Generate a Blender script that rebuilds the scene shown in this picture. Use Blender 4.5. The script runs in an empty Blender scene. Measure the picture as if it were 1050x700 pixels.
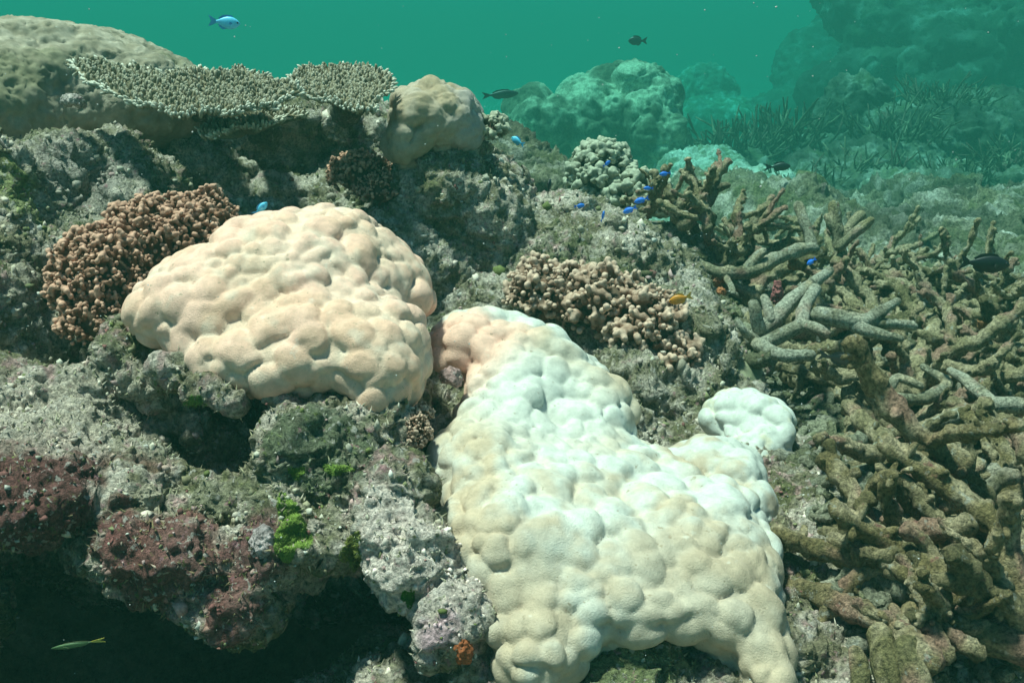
import bpy, math, random
import numpy as np
from mathutils import Vector, Matrix, Euler
from mathutils.bvhtree import BVHTree

# ------------------------------------------------------------------ camera, water light, exposure
scene = bpy.context.scene
COL = scene.collection
R = math.radians
FPX = 1050.0                       # focal length in pixels of the 1050 px wide frame
CAM = np.array([0.0, 0.0, 0.70])
PITCH = R(16.5)
cam_data = bpy.data.cameras.new('camera')
cam_data.sensor_width = 36.0
cam_data.lens = 36.0
cam_data.clip_start = 0.02
cam_data.clip_end = 600
cam = bpy.data.objects.new('camera', cam_data)
COL.objects.link(cam)
cam.location = CAM
cam.rotation_euler = (math.pi / 2 - PITCH, 0, 0)
scene.camera = cam

SUN = Vector((-0.28, 0.03, 0.95)).normalized()      # towards the sun
world = bpy.data.worlds.new('World')
scene.world = world
world.use_nodes = True
wt = world.node_tree
bg = wt.nodes['Background']
sky = wt.nodes.new('ShaderNodeTexSky')
sky.sky_type = 'NISHITA'
sky.sun_disc = False
sky.sun_elevation = math.asin(SUN.z)
sky.sun_rotation = math.atan2(SUN.x, SUN.y)
wt.links.new(sky.outputs[0], bg.inputs[0])
bg.inputs[1].default_value = 0.055
ld = bpy.data.lights.new('sun', 'SUN')
ld.energy = 5.0
ld.angle = R(7.0)
ld.color = (1.0, 0.86, 0.71)
sun = bpy.data.objects.new('sun', ld)
COL.objects.link(sun)
sun.rotation_euler = (-SUN).to_track_quat('-Z', 'Y').to_euler()

vs = scene.view_settings
vs.view_transform = 'Standard'
vs.look = 'None'
vs.gamma = 1
vs.use_curve_mapping = False
vs.exposure = 0.86
# the water: extinction per metre and share scattered, for red, green and blue
WATER_EXT = (0.150, 0.047, 0.047)
WATER_ALB = (0.024, 0.320, 0.252)
HAZE_DENSITY = WATER_EXT[0]
HAZE_COLOR = tuple(e * a / HAZE_DENSITY for e, a in zip(WATER_EXT, WATER_ALB))
HAZE_ABSORB = tuple(max(0.0, 1 - (e / HAZE_DENSITY - c) / (1 - c)) ** 2 for e, c in zip(WATER_EXT, HAZE_COLOR))
cy = scene.cycles
cy.use_denoising = True
cy.max_bounces = 5
cy.diffuse_bounces = 3
cy.glossy_bounces = 2
cy.transparent_max_bounces = 6
cy.volume_bounces = 2
cy.use_adaptive_sampling = True
cy.adaptive_threshold = 0.012

random.seed(7)
RNG = np.random.default_rng(11)

# ------------------------------------------------------------------ projection helpers
FWD = np.array([0.0, math.cos(PITCH), -math.sin(PITCH)])
UPV = np.array([0.0, math.sin(PITCH), math.cos(PITCH)])
RGT = np.array([1.0, 0.0, 0.0])

def ray(px, py):
    return FWD + RGT * ((px - 525.0) / FPX) + UPV * ((350.0 - py) / FPX)

def P(px, py, D):
    return CAM + ray(px, py) * D

# ------------------------------------------------------------------ noise (vectorised)
_g = np.random.default_rng(3).normal(size=(256, 3)).astype(np.float32)
_g /= np.linalg.norm(_g, axis=1)[:, None]
_perm = np.random.default_rng(4).permutation(256).astype(np.int32)

def _hash(ix, iy, iz, seed=0):
    a = _perm[(ix + seed * 37) & 255]
    a = _perm[(a + iy) & 255]
    return _perm[(a + iz) & 255]

def pn(p, seed=0):
    p = np.asarray(p, dtype=np.float32)
    i = np.floor(p).astype(np.int32)
    f = p - i
    u = f * f * f * (f * (f * 6 - 15) + 10)
    out = np.zeros(len(p), dtype=np.float32)
    for dx in (0, 1):
        wx = u[:, 0] if dx else 1 - u[:, 0]
        for dy in (0, 1):
            wy = u[:, 1] if dy else 1 - u[:, 1]
            for dz in (0, 1):
                wz = u[:, 2] if dz else 1 - u[:, 2]
                g = _g[_hash(i[:, 0] + dx, i[:, 1] + dy, i[:, 2] + dz, seed)]
                d = g[:, 0] * (f[:, 0] - dx) + g[:, 1] * (f[:, 1] - dy) + g[:, 2] * (f[:, 2] - dz)
                out += wx * wy * wz * d
    return out * 1.5

def fbm(p, octv=3, seed=0, gain=0.5, lac=2.1):
    a, s, t = 1.0, 0.0, 0.0
    q = np.asarray(p, dtype=np.float32)
    for o in range(octv):
        s = s + a * pn(q, seed + o * 5)
        t += a
        q = q * lac + 7.3
        a *= gain
    return s / t

def ridged(p, octv=2, seed=0):
    a, s, t = 1.0, 0.0, 0.0
    q = np.asarray(p, dtype=np.float32)
    for o in range(octv):
        s = s + a * (1 - 2 * np.abs(pn(q, seed + o * 5)))
        t += a
        q = q * 2.1 + 3.1
        a *= 0.5
    return s / t

def worley(p, seed=0):
    """distance to the nearest cell point and the id of that cell"""
    p = np.asarray(p, dtype=np.float32)
    i = np.floor(p).astype(np.int32)
    f1 = np.full(len(p), 9.0, dtype=np.float32)
    cid = np.zeros(len(p), dtype=np.int32)
    for dx in (-1, 0, 1):
        for dy in (-1, 0, 1):
            for dz in (-1, 0, 1):
                h = _hash(i[:, 0] + dx, i[:, 1] + dy, i[:, 2] + dz, seed)
                o = _g[h] * 0.5 + 0.5
                d = np.stack([i[:, k] + (dx, dy, dz)[k] + o[:, k] - p[:, k] for k in range(3)], 1)
                d = np.sqrt((d * d).sum(1))
                m = d < f1
                f1[m] = d[m]
                cid[m] = h[m]
    return f1, cid

def sstep(a, b, x):
    t = np.clip((x - a) / (b - a), 0, 1)
    return t * t * (3 - 2 * t)

# ------------------------------------------------------------------ mesh helpers
def mesh_from(name, v, f, smooth=True):
    """v (N,3), f (M,k) array or list of faces"""
    me = bpy.data.meshes.new(name)
    v = np.asarray(v, dtype=np.float32)
    if isinstance(f, np.ndarray):
        m, k = f.shape
        me.vertices.add(len(v))
        me.vertices.foreach_set('co', v.ravel())
        me.loops.add(m * k)
        me.loops.foreach_set('vertex_index', f.astype(np.int32).ravel())
        me.polygons.add(m)
        me.polygons.foreach_set('loop_start', np.arange(0, m * k, k, dtype=np.int32))
        me.update(calc_edges=True)
    else:
        me.from_pydata([tuple(x) for x in v], [], f)
        me.update()
    if smooth:
        me.polygons.foreach_set('use_smooth', np.ones(len(me.polygons), dtype=bool))
    return me

def get_co(me):
    a = np.empty(len(me.vertices) * 3, dtype=np.float32)
    me.vertices.foreach_get('co', a)
    return a.reshape(-1, 3)

def get_no(me):
    a = np.empty(len(me.vertices) * 3, dtype=np.float32)
    me.vertex_normals.foreach_get('vector', a)
    return a.reshape(-1, 3)

def set_co(me, co):
    me.vertices.foreach_set('co', np.asarray(co, dtype=np.float32).ravel())
    me.update()

def set_col(me, rgb):
    ca = me.color_attributes.new('pigment', 'FLOAT_COLOR', 'POINT')
    rgba = np.ones((len(me.vertices), 4), dtype=np.float32)
    rgba[:, :3] = rgb
    ca.data.foreach_set('color', rgba.ravel())

def link(name, me, mat=None, parent=None):
    o = bpy.data.objects.new(name, me)
    COL.objects.link(o)
    if mat is not None and me is not None and len(me.materials) == 0:
        me.materials.append(mat)
    if parent is not None:
        o.parent = parent
    return o

def tag(o, label, cat=None, group=None, kind=None):
    o['label'] = label
    if cat:
        o['category'] = cat
    if group:
        o['group'] = group
    if kind:
        o['kind'] = kind
    return o

def empty(name, loc):
    o = bpy.data.objects.new(name, None)
    o.empty_display_size = 0.02
    COL.objects.link(o)
    o.location = loc
    return o

def catmull(v, f):
    """one Catmull-Clark step on a quad mesh"""
    n = len(v)
    fp = v[f].mean(1)
    a = f
    b = np.roll(f, -1, axis=1)
    key = (np.minimum(a, b).astype(np.int64) * n + np.maximum(a, b)).ravel()
    u, inv, cnt = np.unique(key, return_inverse=True, return_counts=True)
    inv = inv.reshape(f.shape)
    e0, e1 = u // n, u % n
    ne = len(u)
    mid = (v[e0] + v[e1]) * .5
    fs = np.zeros((ne, 3))
    for k in range(3):
        fs[:, k] = np.bincount(inv.ravel(), np.repeat(fp[:, k], 4), ne)
    ep = np.where((cnt == 2)[:, None], mid * .5 + fs / np.maximum(cnt, 1)[:, None] * .5, mid)
    nf = np.bincount(f.ravel(), minlength=n).astype(float)
    nf[nf == 0] = 1
    Fq, Rq = np.zeros((n, 3)), np.zeros((n, 3))
    ned = np.bincount(e0, minlength=n) + np.bincount(e1, minlength=n)
    for k in range(3):
        Fq[:, k] = np.bincount(f.ravel(), np.repeat(fp[:, k], 4), n) / nf
        Rq[:, k] = (np.bincount(e0, mid[:, k], n) + np.bincount(e1, mid[:, k], n)) / np.maximum(ned, 1)
    vp = (Fq + 2 * Rq + (nf - 3)[:, None] * v) / nf[:, None]
    V = np.concatenate([vp, ep, fp])
    E_ = inv + n
    C = (np.arange(len(f)) + n + ne)[:, None]
    q = []
    for k in range(4):
        q.append(np.stack([f[:, k], E_[:, k], C[:, 0], E_[:, k - 1]], 1))
    return V, np.concatenate(q)

def subdivide(vf, levels, name='surface'):
    v, f = np.asarray(vf[0], dtype=float), vf[1]
    for _ in range(levels):
        v, f = catmull(v, f)
    return mesh_from(name, v, f)

# ------------------------------------------------------------------ implicit surfaces
def E(px, py, D, a, b, dep, rot=0.0, neg=False):
    """ellipsoid seen at pixel (px,py), a x b pixels big, dep metres deep; rot tilts it in the picture plane"""
    s = D / FPX
    return (P(px, py, D), (a * s, dep, b * s), rot, neg)

def W(x, y, z, a, dep, b, rot=0.0, neg=False):
    return (np.array([x, y, z]), (a, dep, b), rot, neg)

def sdf(blobs, pts, k=0.03):
    d = np.full(len(pts), 9.0, dtype=np.float32)
    for c, r, rot, neg in blobs:
        q = pts - np.asarray(c, dtype=np.float32)
        if rot:
            cs, sn = math.cos(rot), math.sin(rot)
            q = np.stack([q[:, 0] * cs + q[:, 2] * sn, q[:, 1], -q[:, 0] * sn + q[:, 2] * cs], 1)
        q = q / np.array(r, dtype=np.float32)
        k0 = np.sqrt((q * q).sum(1)) + 1e-6
        q2 = q / np.array(r, dtype=np.float32)
        k1 = np.sqrt((q2 * q2).sum(1)) + 1e-6
        e = k0 * (k0 - 1) / k1
        if neg:
            h = np.clip(0.5 - 0.5 * (d + e) / k, 0, 1)
            d = d * (1 - h) - e * h + k * h * (1 - h)
        else:
            h = np.clip(0.5 + 0.5 * (e - d) / k, 0, 1)
            d = d * h + e * (1 - h) - k * h * (1 - h)
    return d

def surfnets(F, org, h):
    nx, ny, nz = F.shape
    S = F < 0
    cnt = np.zeros((nx - 1, ny - 1, nz - 1), dtype=np.int8)
    offs = [(i, j, k) for i in (0, 1) for j in (0, 1) for k in (0, 1)]
    for i, j, k in offs:
        cnt += S[i:nx - 1 + i, j:ny - 1 + j, k:nz - 1 + k]
    act = (cnt > 0) & (cnt < 8)
    ci = np.argwhere(act)
    idx = -np.ones(act.shape, dtype=np.int64)
    idx[act] = np.arange(len(ci))
    cv = np.stack([F[ci[:, 0] + i, ci[:, 1] + j, ci[:, 2] + k] for i, j, k in offs], 1)
    acc = np.zeros((len(ci), 3), dtype=np.float32)
    n = np.zeros(len(ci), dtype=np.float32)
    for a in range(8):
        for b in range(a + 1, 8):
            df = [abs(offs[a][t] - offs[b][t]) for t in range(3)]
            if sum(df) != 1:
                continue
            va, vb = cv[:, a], cv[:, b]
            m = (va < 0) != (vb < 0)
            t = np.where(m, va / np.where(m, va - vb, 1), 0)
            pa, pb = np.array(offs[a], dtype=np.float32), np.array(offs[b], dtype=np.float32)
            acc += np.where(m[:, None], pa + (pb - pa) * t[:, None], 0)
            n += m
    v = (ci + acc / n[:, None]) * h + org
    faces = []
    for ax in range(3):
        sl0 = [slice(None)] * 3
        sl1 = [slice(None)] * 3
        sl0[ax] = slice(0, -1)
        sl1[ax] = slice(1, None)
        A, B = S[tuple(sl0)], S[tuple(sl1)]
        e = np.argwhere(A != B)
        o1, o2 = (ax + 1) % 3, (ax + 2) % 3
        ok = (e[:, o1] > 0) & (e[:, o2] > 0) & (e[:, o1] < F.shape[o1] - 1) & (e[:, o2] < F.shape[o2] - 1)
        e = e[ok]
        inside = A[e[:, 0], e[:, 1], e[:, 2]]
        q = []
        for d1, d2 in ((-1, -1), (0, -1), (0, 0), (-1, 0)):
            c = e.copy()
            c[:, o1] += d1
            c[:, o2] += d2
            q.append(idx[c[:, 0], c[:, 1], c[:, 2]])
        q = np.stack(q, 1)
        q[~inside] = q[~inside][:, ::-1]
        faces.append(q)
    f = np.concatenate(faces)
    f = f[(f >= 0).all(1)]
    return v, f

def blob_mesh(name, blobs, h, k=0.03, amp=0.0, scale=5.0, seed=0, bounds=None, zmin=None):
    if bounds is None:
        lo = np.min([np.asarray(c) - max(r[0], r[2]) * (1.0 if not rot else 1.0) if rot else np.asarray(c) - np.array(r)
                     for c, r, rot, neg in blobs if not neg], axis=0) - amp * 1.2 - 3 * h - k * 0.5
        hi = np.max([np.asarray(c) + max(r) if rot else np.asarray(c) + np.array(r)
                     for c, r, rot, neg in blobs if not neg], axis=0) + amp * 1.2 + 3 * h + k * 0.5
    else:
        lo, hi = np.array(bounds[0]), np.array(bounds[1])
    if zmin is not None:
        lo[2] = max(lo[2], zmin)
    n = np.ceil((hi - lo) / h).astype(int) + 1
    g = [lo[t] + h * np.arange(n[t]) for t in range(3)]
    X = np.stack(np.meshgrid(*g, indexing='ij'), -1).reshape(-1, 3).astype(np.float32)
    F = sdf(blobs, X, k)
    if amp:
        near = np.abs(F) < amp * 2.5
        F[near] += amp * fbm(X[near] * scale, 3, seed)
    F = F.reshape(n)
    F[0], F[-1] = np.maximum(F[0], .01), np.maximum(F[-1], .01)
    F[:, 0], F[:, -1] = np.maximum(F[:, 0], .01), np.maximum(F[:, -1], .01)
    F[:, :, 0], F[:, :, -1] = np.maximum(F[:, :, 0], .01), np.maximum(F[:, :, -1], .01)
    v, f = surfnets(F, lo, h)
    return v, f

# ------------------------------------------------------------------ materials
def new_mat(name):
    m = bpy.data.materials.new(name)
    m.use_nodes = True
    nt = m.node_tree
    b = nt.nodes['Principled BSDF']
    return m, nt, b

def N(nt, typ, **kw):
    n = nt.nodes.new(typ)
    for k, v in kw.items():
        setattr(n, k, v)
    return n

def noise_node(nt, scale, detail=4, rough=0.6, vec=None):
    n = N(nt, 'ShaderNodeTexNoise')
    n.inputs['Scale'].default_value = scale
    n.inputs['Detail'].default_value = detail
    n.inputs['Roughness'].default_value = rough
    if vec is not None:
        nt.links.new(vec, n.inputs['Vector'])
    return n

def ramp(nt, fac, stops):
    r = N(nt, 'ShaderNodeValToRGB')
    e = r.color_ramp.elements
    while len(e) < len(stops):
        e.new(0.5)
    for k, (p, c) in enumerate(stops):
        e[k].position = p
        e[k].color = (c[0], c[1], c[2], 1) if hasattr(c, '__len__') else (c, c, c, 1)
    nt.links.new(fac, r.inputs[0])
    return r

def mul(nt, a, b, fac=1.0, mode='MULTIPLY'):
    m = N(nt, 'ShaderNodeMix', data_type='RGBA', blend_type=mode)
    m.inputs[0].default_value = fac
    nt.links.new(a, m.inputs[6])
    if hasattr(b, 'links') or isinstance(b, bpy.types.NodeSocket):
        nt.links.new(b, m.inputs[7])
    else:
        m.inputs[7].default_value = (*b, 1)
    return m.outputs[2]

def pigment_mat(name, rough=0.85, speck=120, speck_amt=(0.55, 1.35), bump=0.35, bscale=160, bdist=0.004, fleck=None, sss=0.0, spec=0.25):
    """colour from the pigment attribute of the mesh, broken up by fine speckle, with fine relief"""
    m, nt, b = new_mat(name)
    at = N(nt, 'ShaderNodeAttribute', attribute_name='pigment')
    tc = N(nt, 'ShaderNodeTexCoord')
    ob = tc.outputs['Object']
    n1 = noise_node(nt, speck, 5, 0.7, ob)
    r1 = ramp(nt, n1.outputs[0], [(0.32, speck_amt[0]), (0.68, speck_amt[1])])
    c = mul(nt, at.outputs['Color'], r1.outputs[0])
    if fleck:
        for (fs, lo, hi, colr, amt) in fleck:
            n2 = noise_node(nt, fs, 3, 0.6, ob)
            rr = ramp(nt, n2.outputs[0], [(lo, 0.0), (hi, amt)])
            mx = N(nt, 'ShaderNodeMix', data_type='RGBA')
            nt.links.new(rr.outputs[0], mx.inputs[0])
            nt.links.new(c, mx.inputs[6])
            mx.inputs[7].default_value = (*colr, 1)
            c = mx.outputs[2]
    nt.links.new(c, b.inputs['Base Color'])
    b.inputs['Roughness'].default_value = rough
    b.inputs['Specular IOR Level'].default_value = spec
    if bump:
        nb = noise_node(nt, bscale, 6, 0.7, ob)
        bp = N(nt, 'ShaderNodeBump')
        bp.inputs['Strength'].default_value = bump
        bp.inputs['Distance'].default_value = bdist
        nt.links.new(nb.outputs[0], bp.inputs['Height'])
        nt.links.new(bp.outputs[0], b.inputs['Normal'])
    if sss:
        b.inputs['Subsurface Weight'].default_value = sss
        b.inputs['Subsurface Radius'].default_value = (0.01, 0.006, 0.004)
        b.inputs['Subsurface Scale'].default_value = 0.6
    return m

def flat_mat(name, col, rough=0.6, var=0.25, scale=60, bump=0.0, spec=0.3):
    m, nt, b = new_mat(name)
    tc = N(nt, 'ShaderNodeTexCoord')
    n = noise_node(nt, scale, 4, 0.6, tc.outputs['Object'])
    lo = tuple(x * (1 - var) for x in col)
    hi = tuple(min(1, x * (1 + var)) for x in col)
    r = ramp(nt, n.outputs[0], [(0.3, lo), (0.7, hi)])
    nt.links.new(r.outputs[0], b.inputs['Base Color'])
    b.inputs['Roughness'].default_value = rough
    b.inputs['Specular IOR Level'].default_value = spec
    if bump:
        bp = N(nt, 'ShaderNodeBump')
        bp.inputs['Strength'].default_value = bump
        bp.inputs['Distance'].default_value = 0.003
        nt.links.new(n.outputs[0], bp.inputs['Height'])
        nt.links.new(bp.outputs[0], b.inputs['Normal'])
    return m

M_ROCK = pigment_mat('encrusted_rock', 0.9, 170, (0.22, 1.9), 1.0, 190, 0.013,
                     fleck=[(95, 0.60, 0.66, (0.62, 0.55, 0.50), 0.75), (70, 0.63, 0.68, (0.50, 0.24, 0.28), 0.6),
                            (110, 0.62, 0.70, (0.16, 0.20, 0.05), 0.7)])
M_PORITES = pigment_mat('massive_coral_tissue', 0.75, 70, (0.80, 1.12), 0.8, 520, 0.0026, spec=0.2,
                        fleck=[(120, 0.67, 0.70, (0.34, 0.26, 0.18), 0.7), (45, 0.66, 0.74, (0.80, 0.76, 0.68), 0.35)])
M_KNOB = pigment_mat('branching_coral_tissue', 0.8, 260, (0.7, 1.25), 0.5, 400, 0.002)
M_STAG = pigment_mat('turf_covered_branch', 0.9, 190, (0.25, 1.8), 1.0, 210, 0.012,
                     fleck=[(60, 0.62, 0.70, (0.50, 0.48, 0.42), 0.7), (45, 0.66, 0.72, (0.36, 0.13, 0.12), 0.55)])
M_FAR = pigment_mat('far_reef_rock', 0.9, 30, (0.45, 1.45), 0.8, 40, 0.02)
M_MID = pigment_mat('mid_distance_reef_rock', 0.9, 70, (0.3, 1.7), 1.0, 80, 0.02)
M_BITS = pigment_mat('encrusting_growth', 0.85, 300, (0.6, 1.3), 0.3, 500, 0.001)

# ------------------------------------------------------------------ colouring of rock
TURF = np.array([0.215, 0.180, 0.112])
PALE = np.array([0.60, 0.50, 0.425])
PINK = np.array([0.45, 0.25, 0.25])
MAROON = np.array([0.135, 0.050, 0.047])
DARK = np.array([0.055, 0.050, 0.035])
OLIVE = np.array([0.12, 0.125, 0.045])

def lerp(a, b, t):
    return a * (1 - t[:, None]) + b * t[:, None]

def rock_colour(p, seed=0, pale=0.0, pink=0.0, patches=(), sc=1.0, dark=0.0):
    n1 = fbm(p * 5 * sc, 3, seed + 1)
    n2 = fbm(p * 17 * sc, 3, seed + 2)
    n3 = fbm(p * 48 * sc, 2, seed + 3)
    n4 = fbm(p * 9 * sc, 3, seed + 4)
    c = lerp(np.tile(TURF, (len(p), 1)), PALE, sstep(-0.15, 0.45, n2 + 0.5 * n3 + pale))
    c = lerp(c, OLIVE, 0.7 * sstep(0.0, 0.35, n4 - 0.3 * n3 - pale * .3))
    c = lerp(c, PINK, 0.8 * sstep(0.10, 0.35, n1 * .6 + n3 * .8 + pink - 0.15))
    if dark:
        c = lerp(c, DARK, dark * sstep(-0.3, 0.3, n1))
    for (q, r, col, amt) in patches:
        d = np.sqrt(((p - q) ** 2).sum(1)) / r
        c = lerp(c, np.array(col), amt * sstep(1.0, 0.55, d + 0.7 * n2 + 0.35 * n3))
    return c

def rough_up(me, coarse=0.012, mid=0.006, fine=0.003, s=1.0, seed=0, pits=0.0):
    co, no = get_co(me), get_no(me)
    d = coarse * fbm(co * 11 * s, 3, seed + 20)
    d += mid * ridged(co * 30 * s, 2, seed + 21)
    d += fine * (1 - 2.2 * np.abs(pn(co * 85 * s, seed + 22)))
    d += fine * 0.9 * pn(co * 150 * s, seed + 25)
    f1, cid = worley(co * 42 * s + 1.5 * np.stack([pn(co * 30 * s, seed + q) for q in (31, 32, 33)], 1), seed + 24)
    d += fine * 1.6 * (0.6 - f1) * (cid % 5 != 0)
    if pits:
        f1, cid = worley(co * 26 * s, seed + 23)
        d -= pits * sstep(0.42, 0.12, f1) * (cid % 3 == 0)
    set_co(me, co + no * d[:, None])
    return me

BVH_V, BVH_F = [], []
def to_bvh(v, f):
    off = sum(len(x) for x in BVH_V)
    BVH_V.append(v)
    BVH_F.append(f + off)

def rock(name, blobs, h, k, amp, scale, seed, levels, rough, colour, mat=None, bounds=None, zmin=None, pits=0.006, bvh=True):
    v, f = blob_mesh(name, blobs, h, k, amp, scale, seed, bounds, zmin)
    if bvh:
        to_bvh(v, f)
    me = subdivide((v, f), levels, name)
    rough_up(me, *rough, seed=seed, pits=pits)
    set_col(me, rock_colour(get_co(me), seed, **colour))
    return link(name, me, mat or M_ROCK)

# ================================================================== THE SETTING
# ---- seabed: one sheet to the horizon, fine near, coarse far
def build_seabed():
    xs = np.concatenate([-np.geomspace(150, 2.2, 34), np.linspace(-2.1, 4.0, 175), np.geomspace(4.1, 150, 34)])
    ys = np.concatenate([-np.geomspace(60, 1.0, 14), np.linspace(-0.6, 9.0, 260), np.geomspace(9.1, 240, 50)])
    X, Y = np.meshgrid(xs, ys, indexing='ij')
    p = np.stack([X.ravel(), Y.ravel(), np.zeros(X.size)], 1)
    q = p + .25 * np.stack([fbm(p * 2, 2, 55), fbm(p * 2, 2, 56), np.zeros(len(p))], 1)
    z = 0.06 * fbm(q * 0.9, 3, 51) + 0.05 * fbm(q * 3.1, 3, 52) + 0.035 * np.maximum(0, fbm(q * 9, 3, 53)) + .02 * fbm(q * 22, 2, 54)
    z = z - 0.03 - 0.13 * np.clip(p[:, 1] - 2.9, 0, 10.5) - 0.02 * np.clip(p[:, 1] - 13, 0, 60)
    # a hollow under the front ledge on the left
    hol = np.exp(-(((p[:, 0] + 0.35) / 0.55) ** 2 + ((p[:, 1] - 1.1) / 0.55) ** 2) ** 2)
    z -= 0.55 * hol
    p[:, 2] = z
    nx, ny = X.shape
    i = np.arange(nx * ny).reshape(nx, ny)
    f = np.stack([i[:-1, :-1], i[1:, :-1], i[1:, 1:], i[:-1, 1:]], -1).reshape(-1, 4)
    me = mesh_from('seabed', p, f)
    c = rock_colour(p, 60, pale=0.0, sc=0.6)
    n = fbm(p * 0.8, 3, 61)
    c = lerp(c, np.array([0.26, 0.24, 0.17]), 0.6 * sstep(-0.05, 0.3, n))
    c = lerp(c, DARK, sstep(0.3, 0.8, hol))  # hollow floor coloured dark, its shade painted into the pigment
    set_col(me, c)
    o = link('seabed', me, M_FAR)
    tag(o, 'pale sand and rubble seabed running off into green water', kind='structure')
    return p, f
sb_v, sb_f = build_seabed()
to_bvh(sb_v, sb_f)

# ---- the ridge behind: wall on the left, shelf under the table corals, slope to the right
ridge_blobs = [
    E(40, 165, 2.62, 210, 88, .36), E(190, 185, 2.62, 170, 80, .32), E(330, 190, 2.60, 120, 86, .30),
    E(250, 300, 2.35, 300, 80, .30),
    E(458, 205, 2.22, 52, 70, .20), E(425, 250, 2.18, 70, 50, .20), E(500, 235, 2.25, 55, 55, .20),
    E(560, 268, 2.30, 85, 58, .28), E(640, 300, 2.22, 80, 52, .28), E(560, 335, 2.10, 130, 50, .24),
    E(660, 370, 1.97, 90, 62, .24), E(715, 415, 1.86, 70, 55, .18), E(700, 480, 1.76, 90, 50, .15),
    E(20, 230, 1.95, 80, 60, .22), E(110, 190, 2.05, 60, 45, .18), E(-60, 300, 1.75, 130, 150, .28),
    E(110, 345, 1.84, 110, 50, .16), E(210, 240, 2.02, 60, 30, .14),
    E(20, 350, 1.70, 60, 50, .13), E(40, 172, 1.97, 38, 22, .1),
    E(60, 195, 1.80, 24, 46, .24, 0, True), E(290, 165, 2.10, 120, 46, .42, 0, True), E(180, 152, 2.05, 70, 30, .34, 0, True), E(25, 265, 1.60, 48, 22, .14, 0, True),
]
ridge = rock('reef_ridge', ridge_blobs, 0.0255, 0.045, 0.085, 7.5, 5, 2, (0.030, 0.018, 0.006),
             dict(pale=0.14, pink=-0.02, patches=[
                 (P(170, 180, 1.95), .09, (0.11, 0.09, 0.035), .8),
                 (P(90, 180, 1.95), .12, (0.36, 0.30, 0.28), .7),
                 (P(25, 200, 1.75), .07, (0.25, 0.28, 0.08), .7),
                 (P(700, 490, 1.5), .16, (0.32, 0.31, 0.22), .6)]),
             bounds=((-1.75, 1.05, -.12), (.62, 3.05, .80)))
tag(ridge, 'rugged turf covered reef ridge behind the mounding corals', kind='structure')

# ---- the ledge in front that carries the big colonies
ledge_blobs = [
    E(300, 395, 1.52, 165, 60, .20), E(330, 462, 1.25, 72, 52, .11), E(370, 470, 1.28, 50, 60, .10),
    E(200, 420, 1.60, 110, 45, .14), E(150, 370, 1.42, 30, 40, .07), E(165, 395, 1.36, 32, 18, .06, -.4),
    E(230, 402, 1.27, 55, 12, .05, -.3),
    E(60, 440, 1.36, 110, 48, .17), E(20, 495, 1.18, 75, 42, .12), E(-60, 470, 1.25, 110, 70, .2),
    E(118, 425, 1.40, 34, 40, .1),
    E(165, 545, 1.17, 75, 42, .09), E(245, 545, 1.18, 50, 42, .08), E(120, 500, 1.24, 45, 40, .1),
    E(300, 545, 1.18, 48, 50, .08), E(345, 545, 1.18, 40, 40, .08), E(235, 618, 1.13, 40, 24, .06), E(190, 560, 1.14, 40, 32, .05),
    E(402, 525, 1.13, 26, 40, .08), E(425, 572, 1.10, 36, 38, .07), E(462, 628, 1.08, 30, 34, .06), E(510, 700, 1.06, 36, 22, .06),
    E(600, 590, 1.40, 170, 85, .13), E(560, 450, 1.62, 100, 55, .14), E(480, 430, 1.53, 60, 50, .14), E(690, 600, 1.40, 90, 70, .1),
    E(640, 712, 1.10, 110, 46, .12), E(720, 715, 1.12, 60, 42, .10), E(490, 740, 1.12, 80, 70, .12),
    W(-.35, 1.55, .02, .6, .28, .2), E(205, 455, 1.22, 78, 44, .24, -.2, True), E(262, 445, 1.25, 24, 50, .2, 0, True), W(-.90, 1.0, .02, .26, .4, .22),  # last blob: out-of-frame rock added to keep sun off the hollow floor
    W(.10, 1.0, -.2, .45, .25, .25), W(.3, 1.3, -.05, .4, .45, .16),
]
ledge = rock('reef_ledge', ledge_blobs, 0.0138, 0.022, 0.050, 12, 9, 2, (0.020, 0.012, 0.0045),
             dict(pale=0.08, pink=0.10, patches=[
                 (P(30, 500, 1.1), .12, MAROON * 1.15, .95), (P(170, 560, 1.08), .10, MAROON * 1.5, .9), (P(130, 500, 1.2), .05, MAROON * 1.4, .7),
                 (P(235, 620, 1.08), .05, MAROON * 1.5, .9), (P(270, 560, 1.1), .05, (0.19, 0.085, 0.085), .8),
                 (P(330, 450, 1.15), .09, (0.12, 0.14, 0.085), .85),
                 (P(60, 430, 1.25), .13, (0.62, 0.51, 0.43), .75), (P(150, 470, 1.25), .05, (0.46, 0.43, 0.36), .6),
                 (P(425, 570, 1.02), .12, (0.78, 0.64, 0.58), .85), (P(440, 640, .98), .05, (0.50, 0.30, 0.36), .8),
                 (P(640, 670, .98), .13, (0.19, 0.21, 0.10), .85), (P(475, 390, 1.35), .05, (0.38, 0.20, 0.21), .9),
                 (np.array([-.4, 1.5, -.1]), .35, DARK, .8)]),  # dark patch paints the cave's shade onto its rock
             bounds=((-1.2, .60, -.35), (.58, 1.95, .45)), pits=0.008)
tag(ledge, 'encrusted pink and olive rock ledge under the big corals', kind='structure')

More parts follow.
